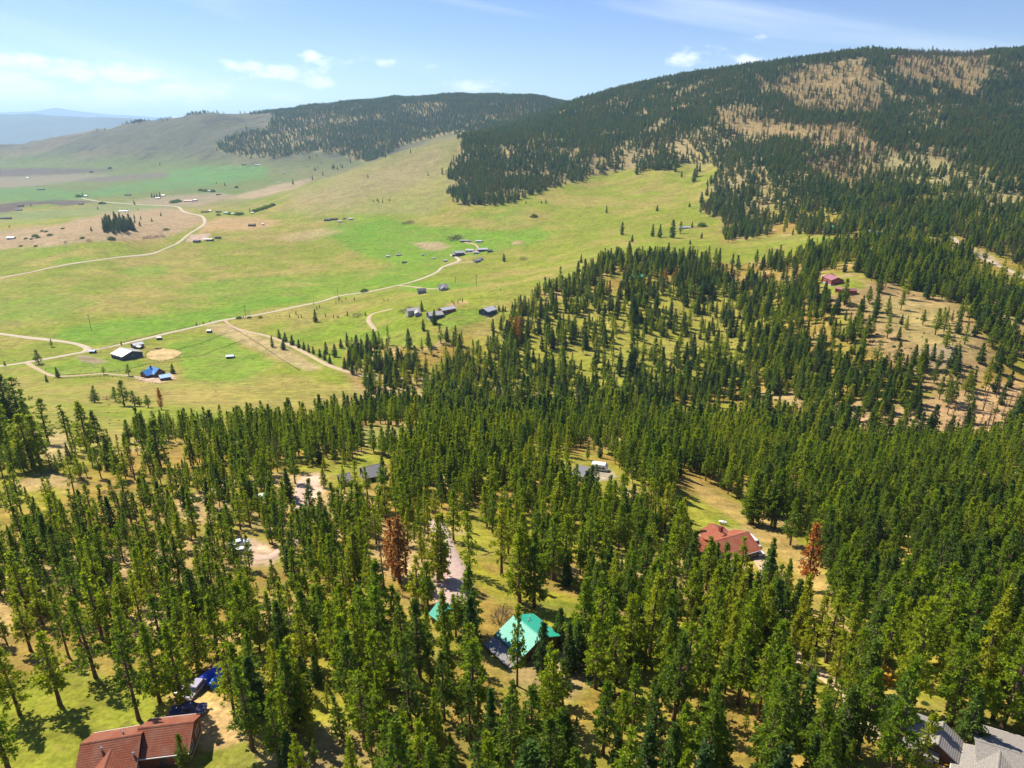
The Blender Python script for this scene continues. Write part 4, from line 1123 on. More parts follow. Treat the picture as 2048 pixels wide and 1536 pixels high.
# ranch cluster
place("barn", "two-tier white-roofed barn at the bend of the ranch road", "barn", [dict(r=(909, 502, 928, 501), W=10, H=5.5, rise=2.5, wall=DARKW, roof=R_WHITE, detail=1), dict(r=(904, 507, 929, 506), W=7, H=2.6, rise=1.0, wall=DARKW, roof=R_TANW, detail=0)])
for (px, py, L, W, H, ang, wl_, rf, lb) in [
    (940, 503, 14, 9, 3, -8, WHITEW, R_WHITE, "white ranch shed right of the two-tier barn"), (952, 507, 9, 6, 2.6, 4, WHITEW, R_WHITE, "low white shed at front of the ranch cluster"),
    (965, 502, 17, 11, 3.6, 12, DARKW, R_WHITE, "broad white-roofed ranch shed with dark walls"), (980, 504, 9, 6, 3, 0, DARKW, R_DARK, "black shed at right end of the ranch cluster"),
    (927, 483, 17, 9, 3, 0, DARKW, R_TANW, "long dark ranch house under bare trees"), (938, 484, 9, 6, 2.6, 0, DARKW, R_GREY2, "grey outbuilding beside the long ranch house"),
    (958, 484, 15, 8, 3, -10, WHITEW, R_WHITE, "white shed at upper right of the ranch"), (954, 524, 11, 8, 3.2, 30, GREYW, R_GREY2, "small grey house on its own drive below the ranch"),
    (962, 520, 6, 5, 2.8, 0, DARKW, R_GREY2, "dark lean-to behind the small grey house"),
    (776, 514, 7, 4, 2.4, 0, WHITEW, R_WHITE, "leftmost white cattle shelter in the green pasture"), (798, 511, 9, 3, 2.2, 10, DARKW, R_WHITE, "dark cattle shelter beside the leftmost white one"),
    (809, 526, 8, 4, 2, 5, DARKW, R_DARK, "dark low shelter in the pasture near the road"), (891, 523, 5, 4, 2.4, 0, DARKW, R_WHITE, "small white-topped stall near the ranch road bend"),
    (868, 518, 4, 3, 2, 0, DARKW, R_WHITE, "tiny white stall in the middle of the pasture"), (846, 511, 5, 3, 2.2, 0, CREAM, R_TANW, "tan stall beside the bare corral"),
    # valley farmsteads
    (394, 484, 16, 11, 3.4, -15, DARKW, R_DARK, "dark-roofed farmhouse below the pink gravel yard"), (420, 481, 15, 12, 3.6, 5, DARKW, R_TAN, "tan-roofed barn beside the pink gravel yard"),
    (436, 477, 15, 6, 3.2, 5, DARKW, R_DARK, "long black shed right of the tan-roofed barn"), (411, 480, 7, 5, 2.6, 0, WHITEW, R_WHITE, "small white shed between farmhouse and tan barn"),
    (504, 452, 18, 12, 4, 0, LOG, R_BRN, "maroon-brown barn alone on the tan field"), (526, 450, 6, 5, 3, 0, WHITEW, R_TANW, "white shed right of the maroon-brown barn"),
    (410, 425, 24, 10, 3.2, 5, LOG, R_BRN, "low brown ranch house above the road curve"), (421, 423, 7, 6, 3, 0, CREAM, R_TANW, "pale shed at right end of the brown ranch house"),
    (453, 427, 14, 10, 3, 0, GREYW, roof_metal("sea", (0.2, 0.45, 0.42)), "sea-green roofed house in a row of shrubs"), (467, 429, 12, 7, 3, 0, CREAM, R_TANW, "cream house right of the sea-green roof"),
    (437, 425, 15, 9, 3, 0, DARKW, R_DARK, "dark house left of the sea-green roof"), (505, 427, 9, 7, 3, 0, GREYW, R_TANW, "grey cottage at the foot of the hedge"),
    (377, 403, 32, 10, 3.4, 3, CREAM, R_PINK, "long pink-roofed building in the valley"), (391, 402, 15, 12, 4, 8, WHITEW, R_WHITE, "white-roofed barn touching the long pink roof"),
    (316, 398, 17, 12, 4, 10, WHITEW, R_WHITE, "white barn in front of four dark trees"), (327, 392, 16, 9, 3.4, 0, GREYW, R_TANW, "pale shed behind the four dark trees"),
    (420, 383, 22, 11, 3.4, 0, GREYW, R_TANW, "pale house among shrubs in the valley"), (437, 390, 18, 8, 3, 0, DARKW, R_DARK, "black shed below the pale valley house"),
    (488, 330, 26, 14, 4, 0, LOG, R_BRN, "brown farm building below the far wooded hill"), (516, 331, 36, 14, 4, -3, WHITEW, R_TANW, "long cream barn below the far wooded hill"),
    (248, 424, 30, 9, 3, 8, WHITEW, R_WHITE, "long white building behind the dark pine grove"), (23, 478, 17, 10, 4, 6, GREYW, R_TANW, "grey box barn on the bare brown slope"),
    (82, 380, 30, 14, 4, 0, DARKW, R_GREY2, "lone grey farmhouse in the far green field"), (162, 409, 17, 12, 4, 12, DARKW, R_GREY2, "grey barn beside the dark ploughed field"),
    (42, 413, 18, 10, 3.4, 0, DARKW, R_DARK, "dark house inside the ploughed field's bend"), (38, 421, 20, 12, 3.4, 20, GREYW, R_GREY2, "wide grey-green roofed house in the left farmyard"),
    (18, 438, 16, 8, 3.4, 0, DARKW, R_DARK, "dark shed, second from the left edge"), (3, 438, 20, 8, 3.4, 0, DARKW, R_GREY2, "grey shed touching the left edge of the picture"),
    (256, 391, 26, 9, 3, 0, DARKW, R_DARK, "long dark shed alone in the far green field"), (172, 393, 14, 9, 3.2, 0, GREYW, R_TANW, "pale house among round trees by the ploughed field"),
    (56, 356, 16, 10, 3.2, 0, WHITEW, R_WHITE, "far white house beside the dark field"), (568, 346, 18, 10, 3.2, 0, GREYW, R_TANW, "grey house at the end of the tan strip"),
    (559, 366, 10, 8, 3, 0, WHITEW, R_WHITE, "small white house below the tan strip"),
    (655, 441, 17, 11, 3.4, 0, DARKW, R_DARK, "dark-roofed barn on the foot of the grassy spur"), (668, 439, 20, 11, 3.4, 0, LOG, R_BRN, "brown-roofed barn on the foot of the grassy spur"),
    (680, 444, 11, 7, 2.6, -6, CREAM, R_TANW, "cream shed below the brown-roofed barn"), (702, 439, 12, 8, 3, 0, WHITEW, R_WHITE, "white shed right of the brown-roofed barn"), (689, 438, 7, 5, 2.4, 0, DARKW, R_DARK, "black hut between brown barn and white shed"),
    # houses on the wooded right-hand ridge
    (1657, 461, 19, 14, 4.5, 20, LOG, R_GREEN, "bright green-roofed house at the forest edge"), (1739, 467, 9, 7, 3, 0, GREYW, R_GREY2, "grey roof among pines right of the green roof"),
    (1755, 471, 10, 8, 3, 0, GREYW, roof_metal("aqua", (0.3, 0.5, 0.48)), "aqua roof among pines right of the green roof"),
    (1274, 558, 13, 10, 3.4, 20, LOG, R_TEAL, "turquoise roof deep in the middle ridge forest"), (1368, 457, 21, 6, 2.3, 5, WHITEW, R_WHITE, "long white building on the upper meadow"),
    (1535, 556, 6, 5, 3, 0, REDW, R_RED2, "tiny red roof hidden in middle ridge pines"),
]:
    det = 0 if (p_ := ground(px, py)).y > 1900 else 1
    if p_.y > 1250: L, W, H = L * .78, W * .78, H * .85
    simple("house" if "house" in lb or "cottage" in lb else ("barn" if "barn" in lb else "shed"), lb, "house" if "house" in lb or "cottage" in lb else ("barn" if "barn" in lb else "shed"), px, py, L, W, H, H * .5, ang, wl_, rf, det)
place("house", "maroon-roofed red house on the cleared hilltop", "house", [
    dict(r=(1660, 548, 1677, 555), W=12.5, H=4.2, rise=2.4, wall=REDW, roof=R_MAR, detail=1), dict(r=(1651, 551, 1664, 546), W=7, H=3.4, rise=1.4, wall=REDW, roof=R_MAR, detail=0)])
place("barn", "long low red barn with bent plan below the maroon house", "barn", [
    dict(r=(1673, 573, 1694, 577), W=5.5, H=3.0, rise=1.0, wall=REDW, roof=R_MAR, detail=0), dict(r=(1693, 577, 1713, 577), W=6, H=3.4, rise=1.2, wall=REDW, roof=R_MAR, detail=0)])
shed = place("shed", "small turquoise-roofed shed beside the reddish gravel drive", "shed", [dict(r=(876, 1205, 893, 1217), W=5.0, H=2.6, rise=1.2, wall=LOG, roof=R_TEAL, detail=0)])

# ------------------------------------------------------------------ timber walls, fences, poles
def wall_run(name, s, h, mat, label, th=0.25, plank=2.4):
    P = [ground(float(a), float(b)) for a, b in (t.split(",") for t in s.split())]
    root = empty(name, P[0])
    for a, b in zip(P[:-1], P[1:]):
        d = (b - a); ln = math.hypot(d.x, d.y); ang = math.atan2(d.y, d.x)
        n = max(1, int(ln / plank))
        for i in range(n):
            q = a.lerp(b, (i + .5) / n); q = gpoint(q.x, q.y)
            for k in range(int(h / .3)):
                o = box_obj("plank", -ln / n / 2 + .01, ln / n / 2 - .01, -th / 2, th / 2, .3 * k - .4, .3 * k - .12, mat, root)
                o.location = q - root.location; o.rotation_euler = (0, 0, ang)
    return tag(root, label, "wall")
wall_run("retaining_wall", "898,1240 920,1224 946,1205", 1.6, WOOD, "brown timber retaining wall along the gravel drive")
wall_run("retaining_wall", "1012,1336 1030,1326 1052,1312", 1.3, WOOD, "dark timber wall below the turquoise-roofed cabin")

def fence(s, label, h=1.3, step=4.0, closed=False, group="field fences"):
    P = [ground(float(a), float(b)) for a, b in (t.split(",") for t in s.split())]
    if closed: P.append(P[0])
    P = [Vector((p.x, p.y, 0)) for p in P]
    pts = catmull(P, step)
    root = empty("fence", gpoint(pts[0].x, pts[0].y))
    V, F = [], []; RV, RF = [], []
    off = root.location
    G = [gpoint(p.x, p.y) - off for p in pts]
    for g in G:
        k = len(V); V += box_verts(g.x - .11, g.x + .11, g.y - .11, g.y + .11, g.z - .5, g.z + h); F += [tuple(i + k for i in f) for f in BOXF]
    for a, b in zip(G[:-1], G[1:]):
        for z in (.45, .95):
            k = len(RV)
            RV += [(a.x, a.y, a.z + z), (b.x, b.y, b.z + z), (b.x, b.y, b.z + z + .12), (a.x, a.y, a.z + z + .12)]; RF.append((k, k + 1, k + 2, k + 3))
    for nm, vv, ff in (("posts", V, F), ("rails", RV, RF)):
        o = mesh_np(nm, vv, ff, DARKTRIM, root); o["kind"] = "stuff"
    return tag(root, label, "fence", group)
fence("297,703 325,697 353,700 365,706 350,717 322,723 297,719 291,710", "oval rail fence round the sandy riding arena", closed=True)
fence("353,700 400,688 440,672 452,668", "straight fence from the sandy arena up to the tan field")
fence("352,716 400,712 440,698 490,680", "middle pasture fence right of the sandy arena")
fence("108,758 150,757 200,754 250,757 290,764 316,768", "fence along the drive to the blue-roofed house")
fence("120,752 170,749 230,744 270,736 300,728 345,725 366,722", "fence behind the blue-roofed house")
fence("448,645 520,690 600,742", "fence along the edge of the tan strip")
fence("200,698 270,680 340,663 400,650", "roadside fence above the riding barn")
fence("835,492 870,484 905,478", "corral fence left of the ranch")

POLE = flat_mat("pole_wood", (0.16, 0.11, 0.08), 0.9, 2.0, 0.3)
def pole(px, py, hpx, label, arms=2):
    p, h = meters(px, py, hpx)
    root = empty("power_pole", p)
    V, F = [], []
    tube(V, F, [(0, 0, -1), (0, 0, h * .5), (0, 0, h)], [.32, .27, .2], 8)
    mesh_np("pole", V, F, POLE, root)
    for k in range(arms):
        arm = box_obj("crossarm", -1.6, 1.6, -.1, .1, h - .8 - 1.3 * k, h - .55 - 1.3 * k, POLE, root)
        boxes_obj("insulator", [(x - .07, x + .07, -.07, .07, h - .55 - 1.3 * k, h - .25 - 1.3 * k) for x in (-1.4, -.6, .6, 1.4)], TRIM, arm)
    OCC.append((p.x, p.y, 2))
    return tag(root, label, "pole", "power poles beside the gravel road")
pole(183, 662, 33, "tall power pole standing in the left meadow")
pole(492, 637, 27, "power pole at the junction of road and lane")
pole(677, 603, 24, "power pole where the gravel road bends, among saplings")
pole(953, 572, 22, "power pole on the slope right of the grey houses")
pole(911, 565, 10, "short pole above the large grey house", 1)

# ------------------------------------------------------------------ vehicles and yard things
def paint(n, col): return flat_mat("car_paint_" + n, col, 0.45, 2.0, 0.06, 0.0, 0, 0.4)
TYRE = flat_mat("tyre", (0.025, 0.025, 0.025), 0.9, 3, .2)
RIM = flat_mat("rim", (0.45, 0.45, 0.46), 0.4, 3, .1, 0.7)
LAMP = flat_mat("headlight", (0.5, 0.5, 0.48), 0.2, 3, .05)
def vehicle(px, py, ang, col, label, kind="suv", name="car", cat="car"):
    p = ground(px, py)
    root = empty(name, p, math.radians(ang))
    pm = paint(*col)
    if kind == "pickup": L, W = 5.6, 2.0; prof = [(-2.8, .5), (-2.8, 1.15), (-.9, 1.15), (-.75, 1.2), (1.2, 1.15), (2.6, 1.02), (2.8, .8), (2.8, .5)]; cab = [(-.8, 1.15), (-.65, 1.85), (.55, 1.85), (1.25, 1.15)]
    elif kind == "van": L, W = 5.6, 2.05; prof = [(-2.8, .5), (-2.8, 1.3), (1.9, 1.3), (2.6, 1.15), (2.8, .9), (2.8, .5)]; cab = [(-2.75, 1.3), (-2.65, 2.35), (1.2, 2.35), (1.95, 1.3)]
    else: L, W = 4.6, 1.9; prof = [(-2.3, .45), (-2.3, 1.0), (-2.1, 1.05), (1.1, 1.05), (2.1, .95), (2.3, .75), (2.3, .45)]; cab = [(-2.0, 1.05), (-1.6, 1.68), (.35, 1.68), (1.1, 1.05)]
    def extr(nm, P, w, mat, inset=0.0, par=root):
        n = len(P)
        top = max(q[1] for q in P)
        V = [(x, s * (w / 2 - (inset if z == top else 0)), z) for s in (-1, 1) for x, z in P]
        F = [tuple(range(n))[::-1], tuple(range(n, 2 * n))] + [(i, (i + 1) % n, n + (i + 1) % n, n + i) for i in range(n)]
        o = mesh_np(nm, V, F, mat, par)
        bv = o.modifiers.new("bevel", "BEVEL"); bv.width = .07; bv.segments = 2
        return o
    body = extr("body", prof, W, pm)
    c = extr("cabin", cab, W - .12, pm, .16)
    zc = cab[1][1]; zb = cab[0][1]
    box_obj("windscreen", 0, .03, -W / 2 + .22, W / 2 - .22, -.32, .32, GLASS, c, (0, math.atan2(cab[3][0] - cab[2][0], zc - zb) * -1, 0), ((cab[2][0] + cab[3][0]) / 2 + .03, 0, (zc + zb) / 2))
    for s in (-1, 1):
        box_obj("side_window", cab[0][0] + .45, cab[3][0] - .5, s * (W / 2 - .1) - .02, s * (W / 2 - .1) + .02, zb + .12, zc - .16, GLASS, c)
    for x in (-L * .31, L * .31):
        for s in (-1, 1):
            V, F = [], []
            for yy in (-.12, .12):
                V += [(.36 * math.cos(6.283 * j / 12), yy, .36 * math.sin(6.283 * j / 12)) for j in range(12)]
            F = [tuple(range(12)), tuple(range(12, 24))[::-1]] + [(j, (j + 1) % 12, 12 + (j + 1) % 12, 12 + j) for j in range(12)]
            wv = mesh_np("wheel", V, F, TYRE, root); wv.location = (x, s * (W / 2 - .1), .36)
            V2 = [(q[0] * .6, q[1] * 1.1, q[2] * .6) for q in V]
            mesh_np("rim", V2, F, RIM, wv)
    for s in (-1, 1): box_obj("headlight", L / 2 - .06, L / 2 + .02, s * W * .36 - .18, s * W * .36 + .18, .68, .86, LAMP, root)
    OCC.append((p.x, p.y, 3))
    return tag(root, label, cat)

vehicle(378, 1427, 8, ("indigo", (0.05, 0.045, 0.12)), "dark indigo pickup truck parked behind the rust-red house", "pickup", "pickup_truck", "truck")
vehicle(391, 1385, -100, ("mauve", (0.25, 0.22, 0.33)), "silver-mauve car nosing out of the pines beside blue tarps", "suv")
vehicle(1506, 1090, -75, ("white", (0.6, 0.6, 0.6)), "white van parked at the brick-red house's garage", "van", "van", "van")
vehicle(1514, 1112, 20, ("pale", (0.6, 0.62, 0.64)), "pale car below the white van near red house", "suv")
vehicle(1542, 1146, -60, ("white", (0.6, 0.6, 0.6)), "white car half hidden on the dirt drive in pines", "suv")
vehicle(478, 1092, 25, ("sky", (0.5, 0.58, 0.64)), "pale blue pickup on the pink gravel in left pines", "pickup", "pickup_truck", "truck")
vehicle(486, 1106, 15, ("white", (0.6, 0.6, 0.6)), "white car in front of the pale blue pickup", "suv")
vehicle(902, 1228, 40, ("white", (0.6, 0.6, 0.6)), "white car beside the turquoise-roofed shed", "suv")
vehicle(1936, 1528, 60, ("pale", (0.6, 0.62, 0.64)), "pale car beside the bottom right house", "suv")

def trailer(px, py, ang, label, L=7.0, W=2.5, H=2.4):
    p = ground(px, py)
    root = empty("camper_trailer", p, math.radians(ang))
    n = 10
    prof = [(-L / 2, .5), (-L / 2, H * .8), (-L / 2 + .35, H + .35), (L / 2 - 1.0, H + .35), (L / 2, H * .65), (L / 2 - .1, .5)]
    V = [(x, s * W / 2, z) for s in (-1, 1) for x, z in prof]; k = len(prof)
    F = [tuple(range(k))[::-1], tuple(range(k, 2 * k))] + [(i, (i + 1) % k, k + (i + 1) % k, k + i) for i in range(k)]
    mesh_np("body", V, F, TRIM, root)
    for x in (-L * .3, 0.2, L * .25): window(root, x, -W / 2, 1.3, .9, .6, "y-", DARKTRIM)
    door(root, -L * .12, -W / 2, .7, 1.8, "y-", GREYW, .5)
    for s in (-1, 1): box_obj("wheel", -.3, .3, s * (W / 2 - .15) - .1, s * (W / 2 - .15) + .1, 0, .6, TYRE, root)
    box_obj("hitch", L / 2, L / 2 + 1.1, -.1, .1, .45, .6, DARKTRIM, root)
    OCC.append((p.x, p.y, 5))
    return tag(root, label, "trailer")
trailer(1199, 940, -14, "white-topped camper trailer beside small grey-roofed house", 6.5, 3.0, 2.6)
trailer(846, 1186, -40, "white camper trailer among pines left of gravel drive", 5.0, 2.3, 2.2)

TARP = flat_mat("blue_tarp", (0.015, 0.07, 0.55), 0.35, 2.5, 0.35, 0, 0.6)
def tarp(px, py, ang, label, L=6.0, W=2.4, H=1.9, mat=TARP):
    p = ground(px, py)
    root = empty("covered_boat", p, math.radians(ang))
    rng = np.random.default_rng(int(px))
    nx, ny = 15, 9
    V = []
    for i in range(nx):
        f = i / (nx - 1); x = (f - .5) * L
        wid = W / 2 * (math.sin(math.pi * min(1, .12 + f * .9)) ** .5)
        for j in range(ny):
            g = j / (ny - 1) * 2 - 1
            z = .35 + (H - .35) * (1 - abs(g) ** 2.2) * (0.75 + .25 * math.sin(math.pi * f)) + rng.normal(0, .03)
            V.append((x, g * wid + rng.normal(0, .03), z))
    F = [(i * ny + j, (i + 1) * ny + j, (i + 1) * ny + j + 1, i * ny + j + 1) for i in range(nx - 1) for j in range(ny - 1)]
    mesh_np("tarpaulin", V, F, mat, root, smooth=False)
    boxes_obj("trailer_frame", [(-L * .45, L * .6, -.5, -.4, .3, .42), (-L * .45, L * .6, .4, .5, .3, .42), (-.1, .1, -1.1, 1.1, .3, .4)], DARKTRIM, root)
    for s in (-1, 1): box_obj("wheel", -.3, .3, s * 1.1 - .1, s * 1.1 + .1, 0, .6, TYRE, root)
    OCC.append((p.x, p.y, 3))
    return tag(root, label, "boat")
tarp(416, 1362, 62, "larger blue tarp-covered boat on trailer, left of the pair")
tarp(441, 1362, 66, "lighter blue tarp-covered boat partly under a pine", 5.0, 2.2, 1.7, flat_mat("blue_tarp_light", (0.05, 0.22, 0.7), 0.35, 2.5, 0.35, 0, 0.6))
tarp(526, 998, 10, "pale green tarp cover among the left pines", 6.0, 4.0, 2.0, flat_mat("green_tarp", (0.45, 0.6, 0.45), 0.6, 2.5, 0.25, 0, 0.5))

# four-wheeler
p = ground(361, 1386)
q = empty("quad_bike", p, math.radians(70))
box_obj("body", -.9, .9, -.35, .35, .45, .8, RIM, q); box_obj("seat", -.6, .1, -.2, .2, .8, .98, TYRE, q); box_obj("handlebar", .35, .42, -.45, .45, 1.05, 1.12, TYRE, q)
box_obj("steering_post", .3, .4, -.05, .05, .8, 1.06, TYRE, q)
for x in (-.65, .65):
    for s in (-1, 1): box_obj("wheel", x - .28, x + .28, s * .5 - .13, s * .5 + .13, 0, .56, TYRE, q)
tag(q, "small silver quad bike at the foot of a pine", "quad bike")
# propane tank
p = ground(1446, 1049)
q = empty("propane_tank", p, math.radians(-30))
V, F = [], []
pts = [(-1.5, .05), (-1.4, .3), (-1.1, .5), (1.1, .5), (1.4, .3), (1.5, .05)]
for x, r in pts: V += [(x, r * math.cos(6.283 * j / 12), .85 + r * math.sin(6.283 * j / 12)) for j in range(12)]
for i in range(5):
    for j in range(12): F.append((i * 12 + j, i * 12 + (j + 1) % 12, (i + 1) * 12 + (j + 1) % 12, (i + 1) * 12 + j))
mesh_np("tank", V, F, TRIM, q, smooth=True)
for x in (-.9, .9): box_obj("leg", x - .1, x + .1, -.3, .3, 0, .45, DARKTRIM, q)
box_obj("valve_dome", -.18, .18, -.18, .18, 1.3, 1.5, TRIM, q)
tag(q, "white propane tank on the lawn above the brick-red house", "tank")
# firewood / brush heap
p = ground(391, 1356)
q = empty("brush_pile", p)
V, F = [], []
rr = np.random.default_rng(3)
for _ in range(130):
    a = rr.uniform(-1.5, 1.5, 3); a[2] = abs(rr.normal(0, .35)); b = a + rr.normal(0, .7, 3) * np.array([1, 1, .35])
    limb(V, F, a, b, .06, .05)
o = mesh_np("branches", V, F, BARKG, q); o["kind"] = "stuff"
tag(q, "heap of cut branches beside the blue tarps", "brush pile")

# ------------------------------------------------------------------ planting: single trees
LONE = """104 694 15 p;78 728 27 p;10 731 9 f;94 764 15 f;116 755 20 f;208 749 16 p;258 752 24 p;346 747 19 f;243 690 8 f;393 651 7 f;407 648 6 f;420 644 4 y
631 644 25 f;545 694 22 f;567 699 20 f;559 677 18 f;571 684 19 f;585 690 19 f;598 696 17 f;608 700 16 f;618 705 16 f;627 708 15 f;640 714 16 f;650 720 18 f;660 727 16 f
653 708 24 f;670 714 26 f;682 696 18 f;695 694 28 f;690 738 22 f
592 629 6 y;579 634 6 y;597 636 5 y;603 636 6 y;627 609 4 y;634 619 6 y;639 616 6 y;672 607 5 y;678 606 4 y;684 605 5 y;679 600 6 y;692 599 5 y;709 601 6 y;768 602 5 y;776 602 5 y;729 584 7 b;651 634 6 y;667 636 6 y;675 636 5 y;678 636 5 y;695 632 9 f;716 633 8 t;731 631 8 f;572 634 3 y;560 634 4 y;478 637 5 b;487 636 5 y;499 636 4 b;521 636 4 b
190 805 32 p;232 803 28 p;249 812 48 p;270 812 30 p;280 813 20 p;297 815 25 p;323 819 42 r;215 800 8 t
97 889 88 p;137 882 68 p;176 899 92 p;198 892 68 p;403 909 66 p;321 937 92 p;66 937 100 p;80 930 95 p;27 868 128 p;4 872 140 p;46 864 105 p;14 905 110 p;62 880 80 p;445 900 60 p
1008 523 16 f;1162 526 17 f;1213 426 15 f;1314 422 11 f;1244 470 25 f;1264 484 14 f;1257 520 36 f;1305 473 24 f;1319 475 25 f;1344 476 35 f;1360 467 24 p;1068 434 6 b;1052 407 6 f;1083 407 6 f;1092 407 8 f;1047 520 7 t;1001 581 4 y;962 595 4 y;904 605 5 y;908 609 6 y;916 606 6 y;920 602 5 y;925 603 6 y
844 622 20 f;990 622 10 f;998 622 12 f;1006 622 12 f;1011 622 10 f;868 648 28 f;847 661 22 f;820 622 10 t;806 626 8 t
1363 354 12 f;1387 364 25 f;1392 354 24 f;1399 344 16 f;1379 414 9 f;1403 403 12 f;1413 391 18 f;1409 412 9 f;1447 446 25 f;1426 434 10 f;1384 455 12 f;1404 453 8 b;1403 477 12 f;1380 489 10 f;1361 453 11 f
736 356 8 f;856 351 6 f;747 404 5 f;755 402 6 f;757 405 4 f;765 405 6 f;779 402 5 f;1210 350 10 f;1273 349 22 f;1316 340 18 f;1350 343 22 f
183 462 9 f;196 419 6 f;269 409 9 f;269 437 8 f;282 439 7 f;280 452 10 f;270 446 8 f;223 479 6 b;19 455 5 f;165 477 4 b;70 473 5 b;76 476 4 b;101 471 4 b;42 493 3 b;52 478 3 b;63 479 3 b;131 486 4 t;178 483 6 t;92 464 3 b;84 463 3 b;72 493 3 b;126 458 3 b
322 432 7 f;304 443 7 f;332 460 4 b;450 372 7 f;433 368 4 f;473 376 4 b;304 395 9 f;309 395 9 f;314 395 9 f;320 394 10 f
643 328 5 f;630 341 8 f;636 337 6 f;616 335 3 f;665 338 9 f;668 337 9 f;675 339 7 f;682 335 8 f;685 336 6 f;701 326 8 f;711 319 7 f;646 351 8 f;625 360 9 f;586 369 10 f;821 306 8 f;771 315 8 f;619 316 6 f;634 313 5 f
158 394 8 b;166 393 8 f;62 413 5 f;201 408 4 b;206 408 5 b;255 421 4 f;276 420 4 f;402 382 5 b;412 383 6 b;426 384 6 b;356 404 6 b;347 406 6 b;460 429 5 b;474 430 6 b;480 430 6 b;437 431 4 b
220 337 5 b;183 345 5 b;320 331 6 f;500 424 8 f;510 424 6 b;516 422 6 b;522 420 6 b;530 418 7 b;538 415 6 b;546 412 6 b
815 447 5 t;822 446 6 t;808 448 5 t;300 476 6 t;312 475 6 t;324 474 6 t;290 477 5 t;900 481 12 t;908 480 14 t;920 478 12 t;913 478 13 t
1760 1360 20 o;1888 1516 22 o;1908 1530 30 o;1000 1245 22 t;1010 1230 18 t"""
KIND = {"p": (K_PINE, "pine_tree", 17.0, "tree"), "f": (K_FIR, "fir_tree", 17.0, "tree"), "y": (K_YNG, "young_fir", 6.0, "sapling"), "b": (K_BUSH, "bush", 1.6, "bush"),
        "t": (K_TWIG, "bare_bush", 1.6, "bush"), "r": (K_RED, "dying_pine", 17.0, "tree"), "o": (K_ORNG, "orange_bush", 1.6, "bush"), "s": (K_BRN, "scorched_pine", 17.0, "tree")}
vi = 0
for tok in LONE.replace("\n", ";").split(";"):
    a, b, h, k = tok.split()
    kd, nm, bh_, cat = KIND[k]
    p, hm_ = meters(float(a), float(b), float(h))
    wide = 1.0
    if k in "pf":
        hm_ = min(hm_, 29.0); wide = random.uniform(0.95, 1.2) * (1.35 if hm_ < 11 else 1.1)
    if k == "p": wide *= 1.35
    if k in "bto":
        hm_ = min(hm_, 9.0); wide = random.uniform(1.0, 1.5)
    if k == "t" and float(h) > 10: wide = .8
    plant(kd, nm, vi, p.x, p.y, hm_, random.uniform(0, 6.28), bh_, wide, cat, "lone", ("trunk", "crown") if k not in "bto" else ("stems", "leaves"))
    OCC.append((p.x, p.y, 2.2)); vi += 1
# yard trees with their feet read off the photograph
YARD = """836 1208 12 p;856 1222 12 p;848 1206 9 p;735 992 11 p;712 985 12 p;690 985 10 p;768 975 12 p;648 975 8 p;470 1135 11 p;500 1140 10 p;452 1112 12 p;120 1410 14.8 p;55 1226 15 p;62 1301 13 p;138 1315 12 p;205 1280 16 p;192 1355 17 p;278 1440 17 p;320 1404 16 p;366 1416 17 p;396 1342 16 p;20 1548 16 p;40 1430 14 p;330 1330 15 p;262 1340 14 p;372 1547 7.5 p;470 1440 15 p;505 1500 16 p
940 1146 17 p;1003 1150 19 p;1039 1204 19 p;1068 1215 19 p;876 1160 17 p;884 1157 17 p;907 1081 15 p;1130 1150 17 p;1105 1160 18 p;1034 1372 17 p;940 1370 13 p;1085 1348 11 f;1118 1292 9 f;1190 1240 14 f;940 1270 16 p
1500 1045 20 p;1505 1048 19 p;1542 1055 20 p;1548 1058 21 p;1550 1055 20 p;1580 1090 16 p;1610 1178 19 s2;1630 1125 19 p;1643 1135 20 p;1440 1188 15 p;1478 1172 14 p;1412 1180 15 p;1532 1180 15 p;1385 1140 12 p
1815 1418 21 p;1900 1450 17 p;1765 1345 17 p;2000 1470 20 p;1940 1430 20 p;1985 1440 16 p;1930 1510 12 f;1828 1560 12 p;1785 1480 13 f;1730 1400 12 f;2040 1440 17 p"""
for tok in YARD.replace("\n", ";").split(";"):
    a, b, h, k = tok.split()
    kd, nm, bh_, cat = KIND["s" if k == "s2" else k]
    if k == "s2": kd, nm = K_RED, "dying_pine"
    p = ground(float(a), float(b))
    plant(kd, nm, vi, p.x, p.y, float(h), random.uniform(0, 6.28), bh_, random.uniform(.95, 1.2) if a != "1034" else .62, cat, "yard")
    OCC.append((p.x, p.y, 2.4)); vi += 1
for a, b, h in [(800, 1165, 17), (786, 1150, 15), (812, 1150, 13), (768, 1175, 12), (1022, 675, 20), (1031, 680, 22), (1040, 676, 21), (1036, 690, 18), (1015, 672, 15), (1255, 560, 15), (1330, 565, 16), (1350, 562, 15), (1345, 570, 14), (1205, 545, 14),
                (1898, 605, 15), (1905, 690, 14), (1985, 850, 16), (1975, 905, 17), (2000, 880, 16), (1940, 860, 15), (1880, 900, 17), (555, 935, 14), (1568, 298, 14), (1700, 330, 15), (270, 960, 13), (1718, 505, 14), (1910, 470, 14), (1925, 480, 14), (2010, 500, 14), (2025, 510, 13)]:
    p = ground(a, b)
    plant(K_RED if h > 13 and a < 1400 and a != 555 else K_BRN, "dying_pine" if a < 1400 and a != 555 else "scorched_pine", vi, p.x, p.y, h, random.uniform(0, 6.28), 17.0, 1.1, "tree", "red")
    OCC.append((p.x, p.y, 2.0)); vi += 1

